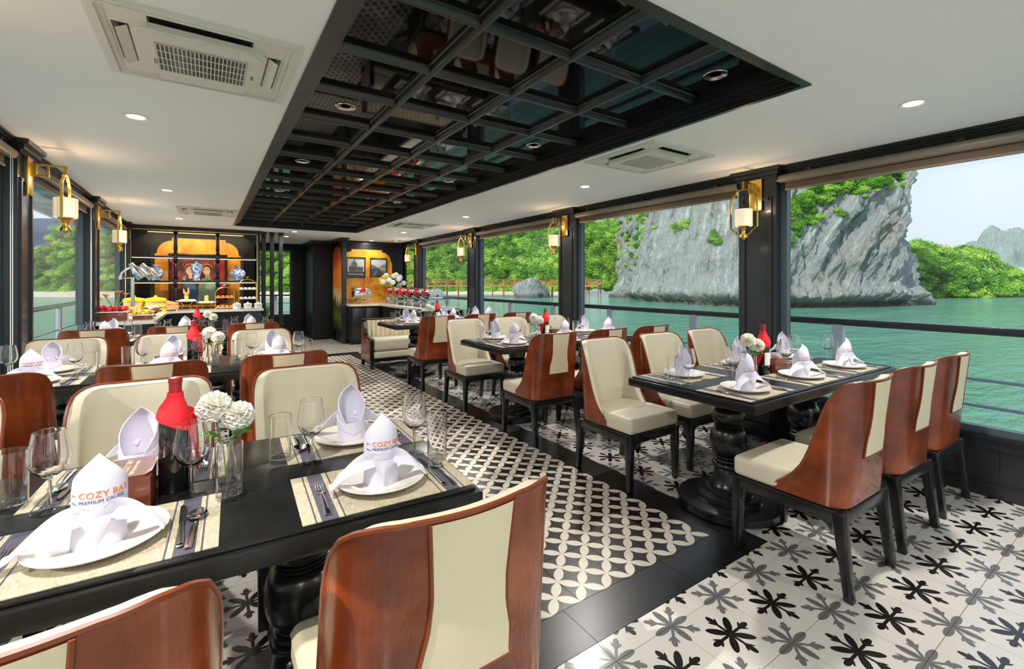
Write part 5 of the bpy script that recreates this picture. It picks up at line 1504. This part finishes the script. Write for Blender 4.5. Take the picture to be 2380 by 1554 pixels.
# ------------------------------------------------------------------ outside: decks, water, cliff, shores
WZ = -1.87
DECKW = mat('white_deck_paint', srgb(215, 222, 228), 0.45)
RAILB = mat('dark_wood_rail_cap', srgb(28, 38, 52), 0.25, coat=0.5)
RAILS = mat('pale_steel_rail', srgb(150, 170, 190), 0.35)
SOFF = mat('white_soffit', srgb(205, 212, 218), 0.6)
struct('trim_1', MB().box(XR+.08, 5.1, YN, 13.4, -.22, -.05).box(-2.45, XL-.08, YN, 13.4, -.22, -.05).box(XL-.1, XR+.1, 13.0, 14.6, -.22, -.05), DECKW)
def railing(sg, X, posts, lab, rails=(.39, .59, .235), cap=RAILB, y0=-3.2, y1=13.2):
    t = thing('deck_railing', lab, 'railing', (X, 0, -.05))
    obj('rail_cap', MB().box(-.035, .035, y0, y1, 1.005, 1.045, .008).box(-.022, .022, y0, y1, .985, 1.006), cap, t)
    for z in rails: obj('rail_bar', MB().tube([(0, y0, z+.05), (0, y1, z+.05)], .013, 8), RAILS, t)
    for y in posts: obj('post', MB().box(-.028, .028, y-.045, y+.045, 0, .99, .004).box(-.05, .05, y-.06, y+.06, 0, .012), DECKW, t)
    return t
railing(1, 4.9, [-1.5, 1.88, 3.40, 4.78, 6.1, 7.42, 8.8, 10.2, 11.6], 'outer deck railing with dark cap facing the cliff')
railing(-1, -1.92, [-1.5, 1.2, 3.9, 6.6, 8.0, 9.9, 11.6, 12.9], 'white outer deck railing facing the bay')
rb = thing('deck_railing', 'stern deck railing seen through the glass end door', 'railing', (1.45, 14.3, -.05))
obj('rail_cap', MB().box(-2.4, 2.4, -.03, .03, 1.0, 1.04, .006), RAILB, rb)
for z in (.3, .55, .8): obj('rail_bar', MB().tube([(-2.4, 0, z), (2.4, 0, z)], .013, 8), RAILS, rb)
for x in (-2.2, -1.1, .15, .55, 1.4, 2.2): obj('post', MB().box(x-.04, x+.04, -.03, .03, 0, 1.0), DECKW, rb)
# bay-side eave with ribbed soffit
ev = MB().box(-1.98, XL-.08, YN, 13.2, 2.42, 2.47)
for k in range(22): ev.box(-1.98, XL-.08, -3.2+k*.75, -3.14+k*.75, 2.37, 2.42)
ev.box(-2.0, -1.95, YN, 13.2, 2.33, 2.47)
struct('trim_2', ev, SOFF)
struct('trim_3', MB().box(XR+.08, 4.55, YN, 13.2, 2.42, 2.47).box(XL, XR, 13.2, 14.5, 2.42, 2.47), SOFF)

# ---- water
def water_mat():
    m, t, b = newmat('green_bay_water', 0.08)
    tc = t.n('ShaderNodeTexCoord')
    P = tc.outputs['Object']
    n = t.noise(t.mapping(P, (.02, .035, 1)), 1.0, 3)
    t.put(b.inputs['Base Color'], t.mix(n, srgb(72, 150, 116), srgb(128, 194, 164)))
    b.inputs['IOR'].default_value = 1.4
    h = t.math('ADD', t.noise(t.mapping(P, (.8, 1.9, 1), rot=(0, 0, .5)), 1.0, 6, .62), t.math('MULTIPLY', t.noise(t.mapping(P, (.10, .22, 1), rot=(0, 0, .3)), 1.0, 3), 2.2))
    h = t.math('ADD', h, t.math('MULTIPLY', t.noise(t.mapping(P, (.012, .05, 1), rot=(0, 0, .15)), 1.0, 4, .6), 9.0))
    t.put(b.inputs['Normal'], t.bump(h, .9, .8))
    return m
o = obj('bay_water', MB().box(-1500, 1500, -600, 1800, WZ-1, WZ), water_mat(), smooth=False); tag(o, 'green rippled bay water around the boat', 'water'); o['kind'] = 'stuff'

# ---- foliage clumps
def leaf_mat(name, c0, c1, c2, cov=1.0):
    m, t, b = newmat(name, 0.6)
    oi = t.n('ShaderNodeObjectInfo'); g = t.n('ShaderNodeNewGeometry')
    n = t.noise(g.outputs['Position'], .06, 3)
    f = t.math('ADD', t.math('MULTIPLY', oi.outputs['Random'], .55), t.math('MULTIPLY', n, .55))
    t.put(b.inputs['Base Color'], t.ramp(f, [(.25, c0), (.52, c1), (.85, c2)]))
    b.inputs['Specular IOR Level'].default_value = .25
    tr = t.n('ShaderNodeBsdfTranslucent'); mx = t.n('ShaderNodeMixShader'); out = t.t.nodes['Material Output']
    t.put(tr.inputs[0], t.ramp(f, [(.25, c0), (.85, c2)])); mx.inputs[0].default_value = .25
    t.t.links.new(b.outputs[0], mx.inputs[1]); t.t.links.new(tr.outputs[0], mx.inputs[2]); t.t.links.new(mx.outputs[0], out.inputs[0])
    return m
LV_FAR = leaf_mat('hillside_foliage', srgb(54, 112, 30), srgb(116, 184, 50), srgb(196, 228, 104))
LV_BAY = leaf_mat('island_foliage', srgb(44, 92, 40), srgb(92, 142, 52), srgb(150, 178, 80))
def clump_mesh(name, n, m, leaf=.16, seed=1, squash=.8):
    rng = random.Random(seed); mb = MB()
    for i in range(n):
        zf = 1-1.35*(i+.5)/n; th = i*2.39996; rr = math.sqrt(max(0, 1-zf*zf)); R = .62+.42*rng.random()
        d = Vector((rr*math.cos(th), rr*math.sin(th), zf)); c = Vector((d.x*R, d.y*R, d.z*R*squash+.3))
        nn = (d+Vector((rng.uniform(-.7, .7), rng.uniform(-.7, .7), rng.uniform(-.2, .9)))).normalized()
        a = nn.cross(Vector((.3, .2, 1))).normalized(); b = a.cross(nn); s = leaf*(.7+.7*rng.random())
        mb.add([c-a*s, c-b*s*.55+nn*s*.15, c+a*s, c+b*s*.55+nn*s*.15], [(0, 1, 2, 3)])
    # dark inner mass keeps the crown from being see-through
    def ball(u, v):
        a = 2*PI*u; p = PI*v; r = .62+.10*math.sin(3*a+2*p)*math.sin(p); return (r*math.sin(p)*math.cos(a), r*math.sin(p)*math.sin(a), .3+squash*r*math.cos(p))
    mb.grid(ball, 10, 6)
    return mb.mesh(name, m)
CL_FAR = clump_mesh('clump', 230, LV_FAR, .135, 2)
CL_BAY = clump_mesh('clump', 110, LV_BAY, .24, 5, .95)
def scatter(name, pts, scales, clump, parent=None):
    """one object holding all clumps, instanced on its points by geometry nodes"""
    src = bpy.data.objects.get('foliage_source_'+clump.name)
    me = bpy.data.meshes.new(name); me.from_pydata([tuple(p) for p in pts], [], [])
    at = me.attributes.new('clump_scale', 'FLOAT', 'POINT'); at.data.foreach_set('value', scales)
    at2 = me.attributes.new('clump_rot', 'FLOAT', 'POINT'); at2.data.foreach_set('value', [random.uniform(0, 6.28) for _ in pts])
    o = bpy.data.objects.new(name, me); link(o, parent)
    ng = bpy.data.node_groups.new(name, 'GeometryNodeTree')
    ng.interface.new_socket('Geometry', in_out='INPUT', socket_type='NodeSocketGeometry'); ng.interface.new_socket('Geometry', in_out='OUTPUT', socket_type='NodeSocketGeometry')
    N = ng.nodes; i_ = N.new('NodeGroupInput'); o_ = N.new('NodeGroupOutput'); ip = N.new('GeometryNodeInstanceOnPoints')
    oi = N.new('GeometryNodeObjectInfo'); oi.inputs['Object'].default_value = CLUMP_SRC[clump.name]; oi.transform_space = 'ORIGINAL'
    a1 = N.new('GeometryNodeInputNamedAttribute'); a1.data_type = 'FLOAT'; a1.inputs['Name'].default_value = 'clump_scale'
    a2 = N.new('GeometryNodeInputNamedAttribute'); a2.data_type = 'FLOAT'; a2.inputs['Name'].default_value = 'clump_rot'
    cb = N.new('ShaderNodeCombineXYZ'); L = ng.links
    L.new(i_.outputs[0], ip.inputs['Points']); L.new(oi.outputs['Geometry'], ip.inputs['Instance']); L.new(a2.outputs['Attribute'], cb.inputs[2])
    L.new(cb.outputs[0], ip.inputs['Rotation']); L.new(a1.outputs['Attribute'], ip.inputs['Scale']); L.new(ip.outputs[0], o_.inputs[0])
    md = o.modifiers.new('foliage', 'NODES'); md.node_group = ng
    return o
CLUMP_SRC = {}
def source_bush(mesh, label, loc, s):
    o = bpy.data.objects.new('shrub', mesh); link(o); o.location = loc; o.scale = (s, s, s); tag(o, label, 'shrub', 'shrubs along the shore'); CLUMP_SRC[mesh.name] = o
source_bush(CL_FAR, 'round green shrub at the foot of the wooded hillside behind the pier', (63, 84, WZ+1.2), 1.6)
source_bush(CL_BAY, 'round green tree at the edge of the wooded island across the bay', (-150, 385, WZ+2), 6)

EARTH = mat('hillside_earth', srgb(70, 92, 44), 0.9, noise_amt=.4, noise_scale=.2)
def fbm(x, y, z, o=4):
    return noise.fractal(Vector((x, y, z)), 1.0, 2.0, o, noise_basis='PERLIN_ORIGINAL')

# hillside behind the beach: runs along a shore line, rises away from the water
SHORE = [Vector((-40, 150)), Vector((-8, 122)), Vector((20, 106)), Vector((40, 96)), Vector((55, 88)), Vector((72, 78)), Vector((86, 74)), Vector((102, 72)), Vector((120, 70))]
def along(t):
    n = len(SHORE)-1; q = min(n-1e-6, max(0, t*n)); i = int(q); return SHORE[i].lerp(SHORE[i+1], q-i)
inl = Vector((.42, .91))
def hill(u, v):
    p = along(u)+inl*(8+62*v); h = 46*(1-math.exp(-3.0*v))*(.75+.25*math.sin(u*5+1))+3.5*fbm(p.x*.05, p.y*.05, 0)
    return (p.x, p.y, WZ+.8+max(0, h))
hl = obj('wooded_hillside', MB().grid(hill, 60, 30), EARTH); tag(hl, 'steep green wooded hillside behind the beach and pier', 'hill')
rng = random.Random(11); pts = []; scs = []
for _ in range(9000):
    u, v = rng.random(), rng.random()**1.25*.95
    p = Vector(hill(u, v)); pts.append(p+Vector((0, 0, -.3))); scs.append(rng.uniform(.75, 1.9))
o = scatter('hillside_trees', pts, scs, CL_FAR, hl); o['kind'] = 'stuff'
SAND = mat('pale_beach_sand', srgb(226, 212, 186), 0.9, noise_amt=.08, noise_scale=.8)
def beach(u, v):
    p = along(u*.62)+inl*(-1+11*v); return (p.x, p.y, WZ-.15+1.5*v**.8+.15*fbm(p.x*.2, p.y*.2, 3))
tag(obj('sandy_beach', MB().grid(beach, 50, 8), SAND), 'pale sand beach below the wooded hillside', 'beach')

# ---- limestone cliff
def rock_mat(name, a, b_, c, waterline=True, streak=1.0):
    m, t, b = newmat(name, 0.85)
    tc = t.n('ShaderNodeTexCoord'); P = tc.outputs['Object']
    sp = t.n('ShaderNodeSeparateXYZ'); t.put(sp.inputs[0], P)
    h = t.math('MULTIPLY', t.math('SUBTRACT', sp.outputs[0], sp.outputs[1]), .72)
    tilt = t.n('ShaderNodeMapRange'); t.put(tilt.inputs[0], sp.outputs[0]); tilt.inputs[1].default_value = 57; tilt.inputs[2].default_value = 66; tilt.inputs[3].default_value = .08; tilt.inputs[4].default_value = .55
    hh = t.math('SUBTRACT', h, t.math('MULTIPLY', sp.outputs[2], tilt.outputs[0]))
    cv = t.n('ShaderNodeCombineXYZ'); t.put(cv.inputs[0], hh); t.put(cv.inputs[1], t.math('MULTIPLY', t.math('ADD', sp.outputs[0], sp.outputs[1]), .25)); t.put(cv.inputs[2], t.math('MULTIPLY', sp.outputs[2], .10))
    st = t.noise(cv.outputs[0], .75, 7, .66); st2 = t.noise(cv.outputs[0], 2.2, 5, .6)
    big = t.noise(P, .09, 4); fine = t.noise(t.mapping(P, (1.6, 1.6, .9)), 1.0, 6, .72)
    f = t.math('ADD', t.math('MULTIPLY', st, .55*streak), t.math('ADD', t.math('MULTIPLY', st2, .25), t.math('MULTIPLY', fine, .30)))
    col = t.ramp(f, [(.43, a), (.51, b_), (.58, b_), (.67, c)])
    och = t.ramp(big, [(.56, (0, 0, 0, 1)), (.68, (1, 1, 1, 1))])
    col = t.mix(t.math('MULTIPLY', och, .35), col, srgb(204, 176, 140))
    moss = t.ramp(t.noise(P, .17, 5, .65), [(.62, (0, 0, 0, 1)), (.70, (1, 1, 1, 1))])
    col = t.mix(t.math('MULTIPLY', moss, .45), col, srgb(126, 146, 80))
    if waterline:
        z = t.math('ADD', sp.outputs[2], t.math('MULTIPLY', fine, 1.3))
        wl_ = t.ramp(t.math('MULTIPLY', t.math('ADD', z, 1.9), .25), [(.28, (1, 1, 1, 1)), (.44, (0, 0, 0, 1))])
        col = t.mix(t.math('MULTIPLY', wl_, .70), col, srgb(84, 80, 66))
    t.put(b.inputs['Base Color'], col)
    t.put(b.inputs['Normal'], t.bump(t.math('ADD', t.math('ADD', st, t.math('MULTIPLY', st2, .5)), t.math('MULTIPLY', fine, .6)), 1.0, 1.4))
    return m
ROCK = rock_mat('grey_limestone', srgb(92, 100, 103), srgb(184, 191, 190), srgb(246, 247, 242))  # darkest tone paints crevice shade into the streaked rock
FOOT = [(110, 100), (86, 79), (67.5, 59), (59.5, 45.5), (56.3, 36), (58, 29.5), (64, 25.6), (72, 23.2), (80, 23.0), (92, 27), (110, 38), (125, 60)]
def spline(P, t):
    n = len(P)-1; q = min(n-1e-6, max(0, t*n)); i = int(q); f = q-i
    a, b, c, d = (Vector(P[max(0, i-1)]), Vector(P[i]), Vector(P[i+1]), Vector(P[min(n, i+2)]))
    return .5*((2*b)+(c-a)*f+(2*a-5*b+4*c-d)*f*f+(3*b-a-3*c+d)*f*f*f)
def cliff_fn(u, v, H=30.0, foot=FOOT, seed=0, lean=1.0):
    p = spline(foot, u); q = spline(foot, min(1, u+.01))-spline(foot, max(0, u-.01))
    nrm = Vector((q.y, -q.x)); nrm.normalize()          # outward (towards the boat)
    if nrm.dot(-p) < 0: nrm = -nrm
    z = WZ-.8+(H+.8)*v
    # vertical columns, leaning strata, ledges, undercut foot
    tl = .08+.50*min(1, max(0, (u-.40)/.2))
    c_ = (p.x-p.y)*.72-tl*z
    d = 2.4*fbm(p.x*.11+seed, p.y*.11, z*.022, 3)-1.25*abs(fbm(c_*.34+seed, 3.1, z*.05, 4))-.75*abs(fbm(c_*.95, 7.7, z*.12, 4))+.55*fbm(p.x*.9+z*.22, p.y*.9, z*.35, 5)+.6
    d += -.6*max(0, 1-v*14)+(.9+.9*fbm(p.x*.5, p.y*.5, 9, 3))*math.exp(-((v-.085)/.03)**2)-1.0*math.exp(-((v-.03)/.025)**2)+.9*abs(fbm(p.x*.7, p.y*.7, z*.8, 3))*math.exp(-((v-.05)/.06)**2)
    d += 1.8*math.sin(v*3.2+u*9)*.5 - 5.5*max(0, v-.55)**1.5*lean
    d += 2.3*math.exp(-((u-.66)/.05)**2)*math.sin(PI*min(1, v*1.6))*.6
    r = p+nrm*d
    top = 1-.16*max(0, (u-.66)/.34)
    return (r.x, r.y, WZ-.8+(z-WZ+.8)*top)
ck = obj('limestone_cliff', MB().grid(cliff_fn, 380, 130), ROCK, angle=65)
tag(ck, 'tall grey limestone cliff rising from the green water', 'cliff')
def cap(u, v):
    a = Vector(cliff_fn(u, 1.0)); c = Vector((96, 62, WZ+30)); w = a.lerp(c, v); w.z += 5*math.sin(PI*v)+2*fbm(w.x*.1, w.y*.1, 0); return w
obj('cliff_top', MB().grid(cap, 80, 12), EARTH, ck)
pts, scs = [], []
for _ in range(1500):
    u, v = rng.random(), rng.random()**1.4; pts.append(Vector(cap(u, v))); scs.append(rng.uniform(.8, 1.8))
o = scatter('cliff_top_bushes', pts, scs, CL_FAR, ck); o['kind'] = 'stuff'
# ledge vegetation on the face: patches
pts, scs = [], []
patches = [(.485, .42, .012, .03, 46), (.51, .455, .012, .03, 50), (.545, .49, .014, .03, 60), (.585, .535, .016, .035, 80), (.625, .57, .016, .035, 80), (.665, .60, .014, .035, 70), (.70, .63, .012, .04, 60), (.62, .66, .04, .04, 120), (.475, .31, .008, .03, 14), (.49, .35, .01, .02, 12), (.52, .38, .01, .02, 10), (.285, .40, .006, .012, 10), (.295, .41, .006, .01, 8), (.355, .33, .006, .02, 9), (.72, .50, .004, .05, 26), (.715, .42, .004, .04, 20), (.735, .70, .01, .08, 50), (.16, .5, .05, .3, 200), (.57, .42, .004, .01, 4)]
for (cu, cv, du, dv, n) in patches:
    for _ in range(n):
        u, v = rng.gauss(cu, du*.6), rng.gauss(cv, dv*.6)
        if 0 < u < 1 and .08 < v < 1: pts.append(Vector(cliff_fn(u, v))+Vector((0, 0, -.2))); scs.append(rng.uniform(.35, .85))
o = scatter('ledge_bushes', pts, scs, CL_FAR, ck); o['kind'] = 'stuff'
# boulders at the foot
def boulder(name, c, r, label, seed, squash=.8, m=ROCK):
    mb = MB()
    def fn(u, v):
        a = 2*PI*u; p = PI*v; d = Vector((math.sin(p)*math.cos(a), math.sin(p)*math.sin(a), math.cos(p)))
        k_ = 1+.35*fbm(d.x*1.3+seed, d.y*1.3, d.z*1.3, 4)+.10*abs(fbm(d.x*4, d.y*4+seed, d.z*4, 3))
        return (c[0]+d.x*r[0]*k_, c[1]+d.y*r[1]*k_, c[2]+d.z*r[2]*k_)
    mb.grid(fn, 36, 24); o = obj(name, mb, m, angle=60); tag(o, label, 'boulder'); return o
boulder('shore_boulder', (57.5, 79.0, WZ+.7), (3.6, 3.0, 3.3), 'large grey boulder on the beach before the pier', 3)
boulder('shore_boulder', (85.5, 24.2, WZ+.2), (5.5, 2.6, 2.2), 'low brown rock at the right foot of the cliff', 8)
boulder('shore_boulder', (73.5, 68.5, WZ+.3), (2.4, 2.2, 2.0), 'dark rock between the pier end and the cliff', 14)
# green headland right of the cliff and far karst hills
def dome(name, c, r, label, cat, m, seed, rough=.35, n=(40, 16)):
    mb = MB()
    def fn(u, v):
        a = 2*PI*u; p = PI/2*v; d = Vector((math.sin(p)*math.cos(a), math.sin(p)*math.sin(a), math.cos(p)))
        k_ = 1+rough*fbm(d.x*1.8+seed, d.y*1.8, d.z*1.8+seed, 4)
        return (c[0]+d.x*r[0]*k_, c[1]+d.y*r[1]*k_, c[2]+d.z*r[2]*k_)
    mb.grid(fn, *n); o = obj(name, mb, m); tag(o, label, cat); o['fn'] = 0
    return o, fn
hd, hf = dome('green_headland', (147, 36, WZ), (26, 12, 10.5), 'low green bushy headland beyond the cliff', 'hill', EARTH, 2)
pts, scs = [], []
for _ in range(1300):
    pts.append(Vector(hf(rng.random(), rng.random()**.6))+Vector((0, 0, -.2))); scs.append(rng.uniform(.9, 1.9))
o = scatter('headland_bushes', pts, scs, CL_FAR, hd); o['kind'] = 'stuff'
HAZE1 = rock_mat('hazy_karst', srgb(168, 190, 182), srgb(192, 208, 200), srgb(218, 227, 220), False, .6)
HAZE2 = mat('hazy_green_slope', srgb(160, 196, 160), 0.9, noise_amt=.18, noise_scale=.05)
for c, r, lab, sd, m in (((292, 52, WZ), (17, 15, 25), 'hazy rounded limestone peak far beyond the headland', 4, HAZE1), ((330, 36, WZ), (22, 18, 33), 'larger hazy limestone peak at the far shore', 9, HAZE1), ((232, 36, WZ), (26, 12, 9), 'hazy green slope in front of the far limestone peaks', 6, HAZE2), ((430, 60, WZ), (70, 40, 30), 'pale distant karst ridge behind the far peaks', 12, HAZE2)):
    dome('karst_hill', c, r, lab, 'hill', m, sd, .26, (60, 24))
# bay side: wooded island and a blue mountain behind it
isl, jf = dome('wooded_island', (-112, 420, WZ), (64, 40, 19), 'wooded green island across the bay', 'island', EARTH, 21, .3)
pts, scs = [], []
for _ in range(900):
    pts.append(Vector(jf(rng.random(), rng.random()**.55))+Vector((0, 0, -.5))); scs.append(rng.uniform(3.0, 6.0))
o = scatter('island_trees', pts, scs, CL_BAY, isl); o['kind'] = 'stuff'
BLUEM = mat('blue_mountain_forest', srgb(38, 72, 116), 0.95, noise_amt=.3, noise_scale=.01)  # dark blue paints haze and shade into the mountain colour
dome('bay_mountain', (-330, 1150, WZ), (420, 160, 118), 'dark blue mountain beyond the wooded island', 'mountain', BLUEM, 31, .25, (80, 30))
isl2, jf2 = dome('wooded_island', (-40, 330, WZ), (34, 26, 24), 'tree-covered point seen past the food counter window', 'island', EARTH, 27, .3)
pts, scs = [], []
for _ in range(420):
    pts.append(Vector(jf2(rng.random(), rng.random()**.55))+Vector((0, 0, -.5))); scs.append(rng.uniform(3.0, 6.0))
o = scatter('point_trees', pts, scs, CL_BAY, isl2); o['kind'] = 'stuff'

# ---- wooden pier along the shore
PIERW = mat('orange_pier_timber', srgb(196, 128, 84), 0.7, noise_amt=.2, noise_scale=2)
pt = thing('timber_pier', 'orange timber pier with railings along the beach', 'pier', (0, 0, 0))
PP = [Vector((30, 100)), Vector((44, 92)), Vector((57, 84.5)), Vector((65, 77)), Vector((69, 70.5))]
zd = WZ+2.6
dk = MB(); rl_ = MB(); 
for a, b in zip(PP, PP[1:]):
    d = (b-a); L = d.length; d.normalize(); n = Vector((-d.y, d.x))
    q = [a+n*1.2, a-n*1.2, b-n*1.2, b+n*1.2]
    dk.add([(p.x, p.y, zd-.3) for p in q]+[(p.x, p.y, zd) for p in q], [(0, 3, 2, 1), (4, 5, 6, 7), (0, 1, 5, 4), (1, 2, 6, 5), (2, 3, 7, 6), (3, 0, 4, 7)])
    for s in (-1, 1):
        for h in (.45, .8, 1.15):
            p0, p1 = a+n*1.15*s, b+n*1.15*s; rl_.tube([(p0.x, p0.y, zd+h), (p1.x, p1.y, zd+h)], .055, 4)
    k_ = int(L/2.2)
    for i in range(k_+1):
        for s in (-1, 1):
            p = a+d*(L*i/max(1, k_))+n*1.15*s
            obj('post', MB().box(p.x-.09, p.x+.09, p.y-.09, p.y+.09, WZ-.5, zd+1.2), PIERW, pt, smooth=False)
obj('deck', dk, PIERW, pt, smooth=False); obj('handrail', rl_, PIERW, pt, smooth=False)
